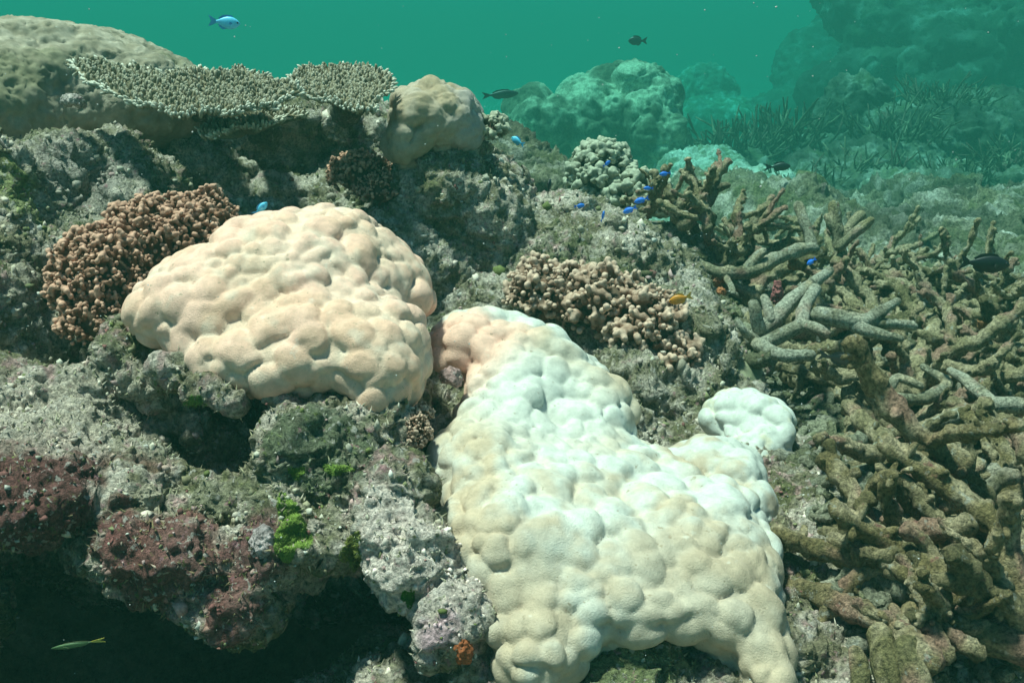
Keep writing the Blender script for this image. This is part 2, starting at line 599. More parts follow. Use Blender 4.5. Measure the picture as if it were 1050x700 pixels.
# ---- the slope and rubble bed on the right
bed_blobs = [
    E(690, 292, 2.65, 70, 60, .30), E(760, 345, 2.55, 110, 50, .30), E(800, 430, 2.35, 100, 50, .30), E(752, 412, 1.95, 42, 36, .13),
    E(800, 540, 1.72, 50, 60, .14), E(838, 660, 1.40, 40, 90, .10), E(800, 490, 1.74, 40, 36, .10), E(860, 770, 1.2, 80, 80, .12),
    E(800, 620, 1.52, 40, 80, .10), E(900, 560, 1.75, 70, 50, .2),
    W(.95, 1.75, -.13, .65, .85, .17), W(1.35, 2.4, -.08, .8, .8, .15), W(.75, 1.15, -.16, .4, .45, .16), W(.9, 2.9, -.1, .6, .6, .14),
]
bed = rock('rubble_slope', bed_blobs, 0.028, 0.05, 0.03, 8, 15, 2, (0.02, 0.010, 0.004),
           dict(pale=-0.05, pink=-0.08, patches=[(P(760, 430, 1.6), .25, (0.30, 0.30, 0.20), .6), (P(1000, 560, 1.6), .5, (0.07, 0.065, 0.04), .8), (P(920, 400, 2.0), .4, (0.08, 0.08, 0.05), .7), (P(825, 560, 1.3), .16, (0.32, 0.31, 0.20), .75)], dark=0.2),  # two near-black patches paint in the shade of gaps between branches
           bounds=((.15, .75, -.2), (2.1, 3.6, .45)))
tag(bed, 'turf covered rubble slope under the tangle of dead branches', kind='structure')

BVH = BVHTree.FromPolygons(np.concatenate(BVH_V).tolist(), np.concatenate(BVH_F).tolist())

def hit(px, py, default=2.0):
    d = Vector(ray(px, py))
    loc, no, i, dist = BVH.ray_cast(Vector(CAM), d.normalized())
    if loc is None:
        return P(px, py, default), np.array([0, 0, 1.0])
    return np.array(loc), np.array(no)


# ================================================================== MASSIVE CORALS
def lobed(name, blobs, h, k, spacing, height, seed, colour_fn, levels=2, jitter=0.45, amp=0.012, scale=9, mat=None, sub=0.0, freq=1.0, tier=0.0):
    """a mounding coral: implicit cushion covered in rounded knobs with creases between them"""
    rng = np.random.default_rng(seed)
    v, f = blob_mesh(name, blobs, h, k, amp, scale, seed)
    me = subdivide((v, f), levels, name)
    co, no = get_co(me), get_no(me)
    order = rng.permutation(len(co))
    sp = spacing * (1 + jitter * np.clip(fbm(co * 12 * freq, 2, seed + 3) * 2.4, -0.95, 0.95))
    cen, rad, nrm = [], [], []
    arr = np.zeros((0, 3), dtype=np.float32)
    # dart throwing on a thinned list of points
    cand = order[:5500]
    nn = 0
    buf = np.zeros((4000, 3), dtype=np.float32)
    for i in cand:
        if nn:
            d2 = ((buf[:nn] - co[i]) ** 2).sum(1).min()
            if d2 < (sp[i] * rng.uniform(0.74, 1.0)) ** 2:
                continue
        cen.append(i)
        buf[nn] = co[i]
        nn += 1
    arr = co[cen]
    base = arr.copy()
    bn = no[cen]
    rad = sp[cen] * rng.uniform(0.60, 0.74, len(cen))
    hh = height * rng.uniform(0.6, 1.2, len(cen)) * (rad / spacing / .67)
    # elongation of each knob along a random tangent
    t = rng.normal(size=(len(cen), 3))
    t -= bn * (t * bn).sum(1)[:, None]
    t /= np.linalg.norm(t, axis=1)[:, None]
    el = rng.uniform(0.0, 0.45, len(cen))
    D = np.zeros(len(co), dtype=np.float32)
    xo = np.argsort(co[:, 0])
    rmax = rad.max() * 1.5 + 0.02 / freq
    base_all, rad_all, hh_all, t_all, el_all = base, rad, hh, t, el
    for s0 in range(0, len(co), 6000):
        sel = xo[s0:s0 + 6000]
        c = co[sel]
        m_ = (base_all[:, 0] > c[0, 0] - rmax) & (base_all[:, 0] < c[-1, 0] + rmax)
        if m_.sum() < 4:
            m_[:] = True
        base, rad, hh, t, el = base_all[m_], rad_all[m_], hh_all[m_], t_all[m_], el_all[m_]
        c = c + 0.007 / freq * np.stack([pn(c * 34 * freq, seed + 60 + q) for q in range(3)], 1)
        q = c[:, None, :] - base[None]
        d2 = (q * q).sum(2)
        al = (q * t[None]).sum(2)
        d2 = d2 - el[None] * al * al
        x = 1 - d2 / (rad * rad)[None]
        hgt = hh[None] * np.sqrt(np.clip(x, 0, 1))
        hgt = np.partition(hgt, hgt.shape[1] - 3, axis=1)[:, -3:]
        # soft maximum of the highest three knobs
        kk = 0.0014 / freq
        D[sel] = kk * np.log(np.exp(hgt / kk).sum(1)) - kk * 1.0
    if sub:
        D += sub * (0.5 - np.abs(fbm(co * 55 * freq, 2, seed + 8)))
    if tier:
        f1, _ = worley(co / (spacing * .62) + .35 * np.stack([pn(co * 40, seed + 70 + q) for q in range(3)], 1), seed + 5)
        D += tier * np.sqrt(np.clip(1 - (f1 / .85) ** 2, 0, 1)) * sstep(-.25, .2, fbm(co * 9, 2, seed + 6))
    D += 0.0014 * fbm(co * 60, 2, seed + 9)
    D -= height * 0.55
    co2 = co + no * D[:, None]
    set_co(me, co2)
    set_col(me, colour_fn(co2, D / height))
    return me

TAN = np.array([0.87, 0.53, 0.42])
TAN2 = np.array([0.79, 0.485, 0.355])
BLEACH = np.array([0.65, 0.645, 0.59])
GREYTAN = np.array([0.52, 0.40, 0.29])

def near(p, q, r):
    return np.sqrt(((p - q) ** 2).sum(1)) / r

def tan_colour(p, t):
    n = fbm(p * 9, 3, 71)
    n2 = fbm(p * 30, 3, 72)
    c = lerp(np.tile(TAN, (len(p), 1)), TAN2, sstep(-0.2, 0.35, n + .3 * n2))
    c = lerp(c, TAN2 * 0.96, 0.8 * sstep(1.0, 0.4, near(p, P(410, 380, 1.2), .13) + n * .4))
    c = lerp(c, np.array([0.72, 0.60, 0.50]), 0.5 * sstep(0.05, 0.4, n2))
    return lerp(c, np.array([0.76, 0.62, 0.50]), 0.45 * sstep(0.25, -0.25, t))

dome_blobs = [E(220, 312, 1.36, 76, 50, .10), E(172, 320, 1.36, 34, 27, .07), E(295, 292, 1.42, 95, 70, .13),
              E(338, 258, 1.47, 60, 50, .11), E(392, 288, 1.47, 42, 42, .09), E(330, 350, 1.34, 95, 58, .12),
              E(396, 372, 1.32, 46, 55, .11), E(270, 360, 1.31, 88, 36, .09), E(425, 300, 1.49, 16, 18, .06)]
me = lobed('tan_mound', dome_blobs, 0.0125, 0.035, 0.0300, 0.0135, 21, tan_colour, jitter=.45, tier=.002)
o = link('mounding_coral', me, M_PORITES)
tag(o, 'tan lumpy mounding coral, unbleached dome left of the white colony', 'coral')

def pale_colour(p, t):
    n = fbm(p * 8, 3, 81)
    n2 = fbm(p * 28, 3, 82)
    w = sstep(-0.30, 0.35, n + .5 * n2 - 0.02)
    c = lerp(np.tile(GREYTAN * 1.12, (len(p), 1)), BLEACH, w)
    a = sstep(1.15, 0.5, near(p, P(470, 352, 1.42), .11) + n2 * .3)
    c = lerp(c, TAN * 0.98, a)
    a = 0.85 * sstep(1.1, 0.4, near(p, P(520, 590, 1.02), .13) + n2 * .4 + n * .3)
    c = lerp(c, GREYTAN * 1.0, a)
    a = 0.75 * sstep(1.1, 0.5, near(p, P(735, 610, 1.05), .16) + n2 * .4)
    c = lerp(c, GREYTAN * 0.98, a)  # grey tan here carries the shade of the lower right flank
    a = 0.9 * sstep(1.1, 0.4, near(p, P(560, 410, 1.33), .13) + n2 * .25)
    c = lerp(c, BLEACH * 1.02, a)
    return c

pale_blobs = [E(486, 352, 1.50, 50, 30, .08), E(540, 370, 1.48, 54, 38, .09), E(525, 392, 1.43, 40, 30, .08), E(582, 402, 1.46, 52, 42, .09),
              E(520, 422, 1.38, 55, 34, .09), E(600, 442, 1.40, 42, 38, .09), E(618, 424, 1.44, 26, 34, .07),
              E(500, 470, 1.29, 62, 42, .11), E(580, 500, 1.29, 85, 52, .13), E(660, 512, 1.31, 68, 42, .12),
              E(518, 555, 1.17, 70, 70, .12), E(600, 575, 1.17, 85, 62, .13), E(690, 565, 1.20, 75, 62, .13),
              E(742, 560, 1.24, 52, 58, .11), E(550, 640, 1.08, 60, 50, .09), E(762, 640, 1.14, 36, 60, .09), E(778, 690, 1.08, 30, 44, .08), E(715, 605, 1.13, 60, 40, .09),
              E(655, 600, 1.12, 70, 36, .09)]
me = lobed('pale_mound', pale_blobs, 0.0125, 0.03, 0.0295, 0.0128, 33, pale_colour, jitter=.45, tier=.002)
o = link('mounding_coral', me, M_PORITES)
tag(o, 'big bleached white lumpy coral colony spilling down to the bottom edge', 'coral')

def white_colour(p, t):
    n2 = fbm(p * 28, 3, 92)
    c = lerp(np.tile(BLEACH, (len(p), 1)), np.array([0.62, 0.55, 0.40]), 0.8 * sstep(0.0, 0.3, n2 + .25 * fbm(p * 10, 2, 93)))
    return c
me = lobed('white_small', [E(758, 422, 1.60, 34, 20, .07), E(790, 442, 1.56, 24, 24, .06), E(768, 450, 1.54, 30, 18, .06), E(800, 462, 1.54, 14, 14, .04), E(738, 425, 1.58, 16, 16, .04), E(775, 470, 1.50, 14, 12, .04)],
           0.011, 0.02, 0.034, 0.015, 41, white_colour, amp=0.016, scale=14, tier=.004)
o = link('mounding_coral', me, M_PORITES)
tag(o, 'small bright white coral with tan top beside the dead branches', 'coral')

def ext_colour(p, t):
    n2 = fbm(p * 20, 3, 95)
    return lerp(np.tile(BLEACH * .95, (len(p), 1)), GREYTAN, 0.85 * sstep(-0.1, 0.3, n2))
me = lobed('white_flat', [E(735, 490, 1.38, 50, 36, .08), E(768, 520, 1.33, 24, 44, .07), E(715, 470, 1.42, 36, 20, .06), E(757, 478, 1.42, 26, 18, .05)],
           0.011, 0.025, 0.036, 0.012, 43, ext_colour, amp=0.014, scale=13)
o = link('mounding_coral', me, M_PORITES)
tag(o, 'low whitish coral sheet between the big bleached colony and the rubble slope', 'coral')

def brown_colour(p, t):
    n2 = fbm(p * 20, 3, 97)
    return lerp(np.tile(np.array([0.20, 0.21, 0.13]), (len(p), 1)), np.array([0.28, 0.26, 0.17]), sstep(-0.2, 0.3, n2))
me = lobed('brown_dome', [E(756, 384, 1.88, 28, 30, .08), E(745, 405, 1.8, 26, 16, .06)], 0.012, 0.03, 0.08, 0.007, 45, brown_colour, amp=0.004)
o = link('mounding_coral', me, M_PORITES)
tag(o, 'smooth dull brown coral dome just behind the small white coral', 'coral')

def hump_colour(p, t):
    n = fbm(p * 4, 3, 101)
    n2 = fbm(p * 22, 3, 102)
    c = lerp(np.tile(np.array([0.28, 0.225, 0.16]), (len(p), 1)), np.array([0.44, 0.36, 0.28]), sstep(-0.3, 0.3, n2))
    return lerp(c, np.array([0.20, 0.18, 0.10]), 0.7 * sstep(0.1, 0.35, n + .2 * n2))
me = lobed('hump', [E(55, 98, 2.42, 135, 68, .33), E(150, 110, 2.4, 66, 46, .25), E(-20, 105, 2.2, 110, 66, .3), E(30, 118, 2.22, 70, 30, .16), E(-10, 120, 2.10, 60, 36, .16)],
           0.026, 0.06, 0.045, 0.012, 47, hump_colour, amp=0.045, scale=5, sub=.018)
o = link('mounding_coral', me, M_PORITES)
tag(o, 'broad brownish coral hump on the ridge at the upper left', 'coral')

def small_colour(p, t):
    n2 = fbm(p * 14, 3, 107)
    c = lerp(np.tile(np.array([0.40, 0.29, 0.19]), (len(p), 1)), np.array([0.46, 0.36, 0.28]), sstep(-0.3, 0.3, n2))
    up = sstep(0.03, 0.08, p[:, 0] - P(440, 130, 2.0)[0] + .05 * n2)
    return lerp(c, np.array([0.40, 0.36, 0.36]), 0.6 * up)
me = lobed('knob', [E(443, 122, 2.12, 43, 36, .12), E(418, 142, 2.06, 23, 28, .07), E(470, 127, 2.14, 28, 34, .1)],
           0.013, 0.03, 0.046, 0.022, 49, small_colour, amp=0.014, sub=.006, tier=.004)
o = link('mounding_coral', me, M_PORITES)
tag(o, 'pinkish tan lobed coral knob crowning the ridge right of the table corals', 'coral')

# ================================================================== BUSHY CORALS (knobbed branches)
def branch_meshes(n, length, head, knob, seed, vox, stem_col, tip_col):
    """a few different branches: a stem swelling into a cauliflower head of small knobs"""
    out = []
    for q in range(n):
        rng = np.random.default_rng(seed + q)
        bl = [W(0, 0, length * .25, head * .42, head * .42, length * .35), W(0, 0, length * .62, head * .5, head * .42, length * .22)]
        for i in range(rng.integers(26, 34)):
            th = rng.uniform(0, 6.28)
            ph = rng.uniform(0.05, 1.75)
            r = head * rng.uniform(.65, 1.6)
            c = (r * math.sin(ph) * math.cos(th), r * math.sin(ph) * math.sin(th), length * .68 + r * .95 * math.cos(ph))
            s = knob * rng.uniform(.62, 1.0)
            bl.append(W(*c, s, s, s * rng.uniform(.9, 1.3)))
        v, f = blob_mesh('branch', bl, vox, knob * .5)
        me = mesh_from('branch', v, f)
        co = get_co(me)
        d = np.sqrt(co[:, 0] ** 2 + co[:, 1] ** 2 + (co[:, 2] - length * .68) ** 2) / head
        t = sstep(0.75, 1.7, d + 0.35 * pn(co * 300, 3)) * (co[:, 2] > length * .45)
        set_col(me, lerp(np.tile(np.array(stem_col), (len(co), 1)), np.array(tip_col), t))
        me.materials.append(M_KNOB)
        out.append(me)
    return out

def bush(name, label, cat, regions, protos, seed, scale=1.0, mid=None, count=120, group=None, flat=0.8):
    """branches spread over an ellipsoid shell and pointing outwards"""
    rng = np.random.default_rng(seed)
    root = empty(name, regions[0][0] - np.array([0, 0, regions[0][1][2]]))
    tag(root, label, cat, group)
    pts = []
    wts = np.array([r[0] * r[2] + r[0] * r[1] for c, r in regions])
    wts = wts / wts.sum()
    tries = 0
    sep = 0.0
    while len(pts) < count and tries < count * 60:
        tries += 1
        c, r = regions[rng.choice(len(regions), p=wts)]
        u = rng.normal(size=3)
        u /= np.linalg.norm(u)
        if u[2] < -0.35 or u[1] > 0.55:
            continue
        r = np.array(r)
        p = c + u * r
        nrm = u / r
        nrm /= np.linalg.norm(nrm)
        inside = False
        for c2, r2 in regions:
            if (((p - c2) / np.array(r2)) ** 2).sum() < 0.85:
                inside = True
        if inside:
            continue
        if len(pts) and ((np.array([q[0] for q in pts]) - p) ** 2).sum(1).min() < (0.0195 * scale) ** 2:
            continue
        pts.append((p, nrm))
    for p, nrm in pts:
        d = nrm * flat + np.array([0, 0, .45]) + rng.normal(size=3) * .22
        d /= np.linalg.norm(d)
        s = scale * rng.uniform(.65, 1.3)
        o = bpy.data.objects.new('branch', protos[rng.integers(len(protos))])
        COL.objects.link(o)
        o.parent = root
        L = 0.036 * s
        o.location = Vector(p - d * L * rng.uniform(.85, 1.1)) - root.location
        q = Vector(d).to_track_quat('Z', 'Y')
        o.rotation_euler = (q @ Euler((0, 0, rng.uniform(0, 6.28))).to_quaternion()).to_euler()
        o.scale = (s, s, s)
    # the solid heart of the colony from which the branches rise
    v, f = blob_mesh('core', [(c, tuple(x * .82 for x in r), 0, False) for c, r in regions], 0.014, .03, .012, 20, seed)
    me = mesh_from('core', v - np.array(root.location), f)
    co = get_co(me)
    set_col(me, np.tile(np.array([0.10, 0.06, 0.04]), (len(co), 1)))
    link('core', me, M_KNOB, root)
    return root

def reg(px, py, D, a, b, dep):
    s = D / FPX
    return (P(px, py, D), (a * s, dep, b * s))

br_pink = branch_meshes(6, .045, .0125, .0040, 300, .0021, (0.16, 0.075, 0.045), (0.62, 0.42, 0.32))
br_brown = branch_meshes(6, .045, .0125, .0038, 320, .0021, (0.19, 0.08, 0.048), (0.66, 0.36, 0.26))
br_pale = branch_meshes(4, .050, .0125, .0060, 340, .0032, (0.14, 0.13, 0.09), (0.42, 0.40, 0.30))

bush('bushy_coral', 'long pinkish brown bushy coral clump on the slope behind the bleached colony', 'coral',
     [reg(565, 296, 1.90, 42, 20, .08), reg(615, 308, 1.87, 44, 28, .09), reg(660, 336, 1.83, 38, 34, .09), reg(690, 368, 1.80, 22, 24, .07)],
     br_pink, 401, 1.45, count=150)
bush('bushy_coral', 'reddish brown bushy coral beside the left end of the tan dome', 'coral',
     [reg(108, 285, 1.62, 48, 46, .09), reg(165, 250, 1.70, 58, 42, .10), reg(104, 325, 1.58, 32, 28, .07), reg(205, 225, 1.76, 32, 24, .07)],
     br_brown, 402, 1.1, count=190)
bush('bushy_coral', 'tiny pale tipped knobbly coral wedged between tan dome and bleached colony', 'coral',
     [reg(424, 444, 1.25, 13, 20, .02), reg(432, 425, 1.28, 9, 8, .015)], br_pink, 403, .42, count=60)
bush('bushy_coral', 'pale bushy coral in front of the far coral head', 'coral',
     [reg(618, 185, 2.95, 30, 36, .10), reg(650, 205, 2.9, 32, 28, .10)], br_pale, 404, 1.25, count=110)
bush('bushy_coral', 'little cream branching coral sprig on the shoulder below the coral knob', 'coral',
     [reg(506, 133, 2.15, 9, 12, .025)], br_pale, 405, .75, count=16)
bush('bushy_coral', 'small brown bushy coral in the shade under the coral knob', 'coral',
     [reg(370, 180, 2.15, 30, 20, .06), reg(390, 195, 2.1, 22, 14, .05)], br_brown, 406, .9, count=50)

# ================================================================== TABLE CORALS
def table(label, poly, dfun, stalk, seed, n_fingers, fl=0.013, col=(0.205, 0.165, 0.10), tip=(0.72, 0.68, 0.58)):
    rng = np.random.default_rng(seed)
    poly = np.array(poly, dtype=float)
    # densify the rim
    pts = []
    for i in range(len(poly)):
        a, b = poly[i], poly[(i + 1) % len(poly)]
        n = max(2, int(np.hypot(*(b - a)) / 5))
        for t in range(n):
            pts.append(a + (b - a) * t / n)
    pts = np.array(pts) + rng.normal(size=(len(pts), 2)) * 1.3 + 2.2 * np.stack([np.sin(np.arange(len(pts)) * .9 + seed), np.cos(np.arange(len(pts)) * .63)], 1)
    cen = pts.mean(0)
    def w3(q):
        return P(q[0], q[1], dfun(q[0], q[1]))
    base = w3(cen)
    root = empty('table_coral', stalk)
    tag(root, label, 'coral', 'table corals on the ridge')
    m = len(pts)
    rings = [(1.0, 0.003, 0.0), (1.01, -0.001, 0), (0.97, -0.006, 0), (0.7, -0.013, 0), (0.4, -0.022, 0)]
    V, F = [], []
    top = [(0.93, .002), (0.6, .0), (0.3, -.001)]
    allr = [top[2], top[1], top[0]] + [(r, z) for r, z, _ in rings]
    for r, z in allr:
        for q in pts:
            p = w3(cen + (q - cen) * r)
            V.append(p + np.array([0, 0, z]))
    V = np.array(V)
    V[:, 2] += 0.006 * fbm(V * 12, 2, seed)
    nr = len(allr)
    for a in range(nr - 1):
        for i in range(m):
            j = (i + 1) % m
            F.append((a * m + i, (a + 1) * m + i, (a + 1) * m + j, a * m + j))
    F.append(tuple(range(m)))
    F.append(tuple(range((nr - 1) * m, nr * m))[::-1])
    me = mesh_from('plate', V - stalk, F)
    set_col(me, np.tile(np.array(col) * .8, (len(V), 1)) * (1 + .3 * fbm(V * 30, 2, seed)[:, None]))
    link('plate', me, M_KNOB, root)
    # stalk
    low = w3(cen) + np.array([0, .10, -.03])
    v, f = tube([low, (low + stalk) / 2 + np.array([0, .02, 0]), stalk], [.035, .03, .05], 14, seed, 0.012)
    me = mesh_from('stalk', v - stalk, f)
    set_col(me, np.tile(np.array([0.12, 0.11, 0.07]), (len(v), 1)))
    link('stalk', me, M_ROCK, root)
    # branchlets: short fingers over the whole top and round the rim
    fv, ff, fc = [], [], []
    lo, hi = pts.min(0), pts.max(0)
    x1, y1 = pts[:, 0], pts[:, 1]
    x2, y2 = np.roll(x1, -1), np.roll(y1, -1)
    def inside(q):
        k = (y1 > q[1]) != (y2 > q[1])
        return (q[0] < ((x2 - x1)[k] * (q[1] - y1[k]) / (y2 - y1)[k] + x1[k])).sum() % 2 == 1
    cnt = 0
    def finger(p, d, L, r, tipw):
        n = len(fv) * 16
        d = d / np.linalg.norm(d)
        a = np.cross(d, [0.3, 0.9, 0.2])
        a /= np.linalg.norm(a)
        b = np.cross(d, a)
        ring = []
        for (t, rr) in ((-.3, 1.0), (.45, .95), (.85, .72)):
            for s in range(5):
                th = s * 6.2832 / 5
                ring.append(p + d * L * t + (a * math.cos(th) + b * math.sin(th)) * r * rr)
        ring.append(p + d * L * 1.05)
        fv.append(np.array(ring))
        for k in range(2):
            for s in range(5):
                s2 = (s + 1) % 5
                ff.append((n + k * 5 + s, n + k * 5 + s2, n + (k + 1) * 5 + s2))
                ff.append((n + k * 5 + s, n + (k + 1) * 5 + s2, n + (k + 1) * 5 + s))
        for s in range(5):
            ff.append((n + 10 + s, n + 10 + (s + 1) % 5, n + 15))
        c0 = np.array(col) * rng.uniform(.8, 1.25)
        c1 = c0 * (1 - tipw) + np.array(tip) * tipw
        fc.append(np.array([c0] * 5 + [c0 * .6 + c1 * .4] * 5 + [c1] * 6))
    up = np.array([0, -.10, 1.0])
    while cnt < n_fingers:
        q = rng.uniform(lo, hi)
        if not inside(q):
            continue
        cnt += 1
        p = w3(q)
        d = up + rng.normal(size=3) * .28
        finger(p, d, fl * rng.uniform(.7, 1.25), .0032 * rng.uniform(.8, 1.2), rng.uniform(.0, .38))
    for i in range(m):
        for k in range(5):
            q = pts[i] + (pts[(i + 1) % m] - pts[i]) * rng.uniform()
            p = w3(cen + (q - cen) * rng.uniform(.95, 1.01))
            out = p - base
            out[2] = 0
            out /= np.linalg.norm(out) + 1e-6
            d = out * rng.uniform(.5, 1.1) + np.array([0, 0, rng.uniform(.1, .9)]) + rng.normal(size=3) * .2
            finger(p + np.array([0, 0, -.006 * rng.uniform()]), d, fl * rng.uniform(.8, 1.4), .0034, rng.uniform(.6, 1.0))
    fv = np.concatenate(fv)
    me = mesh_from('branchlets', fv - stalk, np.array(ff))
    set_col(me, np.concatenate(fc))
    o = link('branchlets', me, M_KNOB, root)
    o['kind'] = 'stuff'
    return root

def tube(path, rad, sides=10, seed=0, rough=0.0, step=0.012, cap=True):
    path = np.array(path, dtype=float)
    # Catmull-Rom resample
    ext = np.concatenate([[2 * path[0] - path[1]], path, [2 * path[-1] - path[-2]]])
    pts, rr = [], []
    for i in range(len(path) - 1):
        p0, p1, p2, p3 = ext[i:i + 4]
        n = max(2, int(np.linalg.norm(p2 - p1) / step))
        for t in np.arange(n) / n:
            pts.append(0.5 * ((2 * p1) + (-p0 + p2) * t + (2 * p0 - 5 * p1 + 4 * p2 - p3) * t * t + (-p0 + 3 * p1 - 3 * p2 + p3) * t ** 3))
            rr.append(rad[i] * (1 - t) + rad[i + 1] * t)
    pts.append(path[-1])
    rr.append(rad[-1])
    pts, rr = np.array(pts), np.array(rr)
    tan = np.gradient(pts, axis=0)
    tan /= np.linalg.norm(tan, axis=1)[:, None] + 1e-9
    if cap:   # rounded ends
        pre = [pts[0] - tan[0] * rr[0] * k for k in (.75, .45)]
        post = [pts[-1] + tan[-1] * rr[-1] * k for k in (.45, .75)]
        pts = np.concatenate([pre, pts, post])
        rr = np.concatenate([[rr[0] * .35, rr[0] * .8], rr, [rr[-1] * .8, rr[-1] * .35]])
        tan = np.concatenate([[tan[0]] * 2, tan, [tan[-1]] * 2])
    a = np.cross(tan[0], [0.31, 0.2, 0.93])
    a /= np.linalg.norm(a)
    V = []
    for p, t, r in zip(pts, tan, rr):
        a = a - t * a.dot(t)
        a /= np.linalg.norm(a)
        b = np.cross(t, a)
        th = np.arange(sides) * 2 * math.pi / sides
        V.append(p + r * (np.cos(th)[:, None] * a + np.sin(th)[:, None] * b))
    n = len(V)
    V = np.concatenate(V)
    ctr = np.repeat(pts, sides, axis=0)
    if rough:
        nn = V - ctr
        nn /= np.linalg.norm(nn, axis=1)[:, None] + 1e-9
        f1, cid = worley(V * 48, seed + 2)
        amt = rough * (fbm(V * 38, 3, seed) + .7 * fbm(V * 110, 2, seed + 1) + .8 * (.55 - f1) * (cid % 3 > 0))
        V = V + nn * amt[:, None]
    F = []
    for k in range(n - 1):
        for s in range(sides):
            s2 = (s + 1) % sides
            F.append((k * sides + s, k * sides + s2, (k + 1) * sides + s2, (k + 1) * sides + s))
    V = np.concatenate([V, [pts[0] - tan[0] * rr[0] * .4, pts[-1] + tan[-1] * rr[-1] * .4]])
    for s in range(sides):
        s2 = (s + 1) % sides
        F.append((len(V) - 2, s2, s, s))
        F.append((len(V) - 1, (n - 1) * sides + s, (n - 1) * sides + s2, (n - 1) * sides + s2))
    F = [tuple(x) if x[2] != x[3] else tuple(x[:3]) for x in F]
    return V, F

table('wide brown table coral on the ridge with a pale fringed front edge',
      [(72, 62), (110, 66), (165, 76), (215, 74), (250, 74), (285, 84), (303, 97), (285, 106), (255, 112), (215, 117), (168, 115), (128, 100), (98, 86)],
      lambda x, y: 1.86 + (118 - y) * 0.0036, P(210, 120, 2.60), 501, 1500)
table('smaller upturned table coral, right neighbour of the wide one',
      [(294, 84), (312, 73), (340, 69), (370, 72), (397, 74), (400, 82), (392, 98), (386, 112), (362, 111), (335, 103), (312, 94)],
      lambda x, y: 1.90 + (112 - y) * 0.0042, P(350, 125, 2.60), 502, 900)
table('narrow pale edged table coral tier tucked below the wide table',
      [(206, 134), (222, 122), (255, 116), (300, 110), (312, 116), (290, 124), (250, 130), (222, 138)],
      lambda x, y: 1.95 + (136 - y) * 0.0075, P(262, 135, 2.55), 503, 260)


# ================================================================== FAR CORAL HEADS AND REEF
FAR = 2.0
_E = E
def E(px, py, D, a, b, dep, rot=0.0, neg=False):      # the far reef stands this much deeper in the water
    return _E(px, py, D * FAR, a, b, dep * FAR, rot, neg)

def far_rock(name, label, cat, blobs, h, seed, k=0.12, amp=0.10, scale=2.2, sc=0.4, rough=(0.06, 0.04, 0.014), pale=0.0, dark=0.0, group=None, tone=1.0):
    v, f = blob_mesh(name, blobs, h * FAR, k, amp * FAR, scale / FAR, seed)
    me = subdivide((v, f), 2, name)
    co, no = get_co(me), get_no(me)
    ff = max(1.0, FAR * .75)
    d = ff * rough[0] * 1.4 * fbm(co * 4 / ff, 3, seed + 20) + ff * rough[1] * 1.8 * ridged(co * 10 / ff, 3, seed + 21) + rough[2] * ff * (1 - 2 * np.abs(pn(co * 26 / ff, seed + 22)))
    f1, cid = worley(co * 7 / ff, seed + 24)
    d += ff * rough[1] * 1.8 * (0.6 - f1) * (cid % 4 > 0)
    set_co(me, co + no * d[:, None])
    set_col(me, rock_colour(co, seed, pale=pale, sc=sc, dark=dark, pink=-.3) * tone)
    if FAR < 1.5:
        d = .014 * (1 - 2.2 * np.abs(pn(co * 45, seed))) + .012 * fbm(co * 75, 2, seed + 1)
        set_co(me, get_co(me) + no * d[:, None])
    o = link(name, me, M_FAR if FAR > 1.5 else M_MID)
    tag(o, label, cat, group)
    return o

def bommie_colour(p, t):
    n = fbm(p * 1.6, 3, 111)
    n2 = fbm(p * 7, 3, 112)
    c = lerp(np.tile(np.array([0.10, 0.10, 0.06]), (len(p), 1)), np.array([0.46, 0.44, 0.31]), sstep(-0.25, 0.3, n + .5 * n2))
    return c
me = lobed('bommie', [E(630, 118, 6.2, 66, 44, .5), E(565, 122, 6.0, 36, 26, .3), E(672, 145, 6.0, 28, 40, .4), E(545, 112, 6.1, 18, 12, .2),
                      E(640, 175, 6.5, 62, 40, .4), E(588, 168, 5.5, 34, 26, .5, 0, True), E(655, 100, 6.2, 36, 26, .4), E(700, 175, 6.2, 26, 22, .3)],
           0.09, 0.14, 0.32, 0.16, 61, bommie_colour, amp=0.26, scale=1.4, levels=2, sub=0.10, freq=.14)
o = link('coral_head', me, M_FAR)
tag(o, 'large rounded coral head with a sunlit crown in the middle distance', 'coral head')

far_rock('reef_outcrop', 'dark upright rock pillar among the hazy reef on the right', 'rock',
         [E(862, 122, 6.4, 24, 36, .2), E(880, 112, 6.4, 18, 26, .2), E(868, 150, 6.4, 40, 24, .3)], 0.05, 701, dark=1.0, tone=.55)
far_rock('reef_outcrop', 'hazy reef mound bristling with branch corals at the right', 'rock',
         [E(960, 145, 6.0, 75, 36, .45), E(1010, 140, 6.2, 60, 40, .5), E(910, 165, 5.8, 50, 28, .4)], 0.055, 702, dark=.95, tone=.55)
far_rock('reef_outcrop', 'pale topped low reef mound below the bristling mound', 'rock',
         [E(930, 205, 4.7, 55, 24, .35), E(900, 225, 4.6, 46, 24, .3), E(975, 200, 4.9, 40, 20, .3)], 0.045, 703, pale=.0, dark=.7, tone=.8)
far_rock('reef_outcrop', 'reef mound at the right edge above the black fish', 'rock',
         [E(1030, 205, 4.9, 46, 30, .4), E(1060, 220, 4.8, 60, 36, .4), E(1020, 190, 5.0, 20, 14, .2)], 0.045, 704, dark=.9, tone=.55)
far_rock('reef_outcrop', 'flat pale slab of reef behind the black fish', 'rock',
         [E(1010, 268, 3.7, 60, 20, .35), E(960, 285, 3.5, 50, 16, .3), E(1050, 262, 3.8, 40, 22, .35)], 0.035, 705, pale=.05, dark=.3, amp=.06, k=.08, rough=(.04, .03, .01))
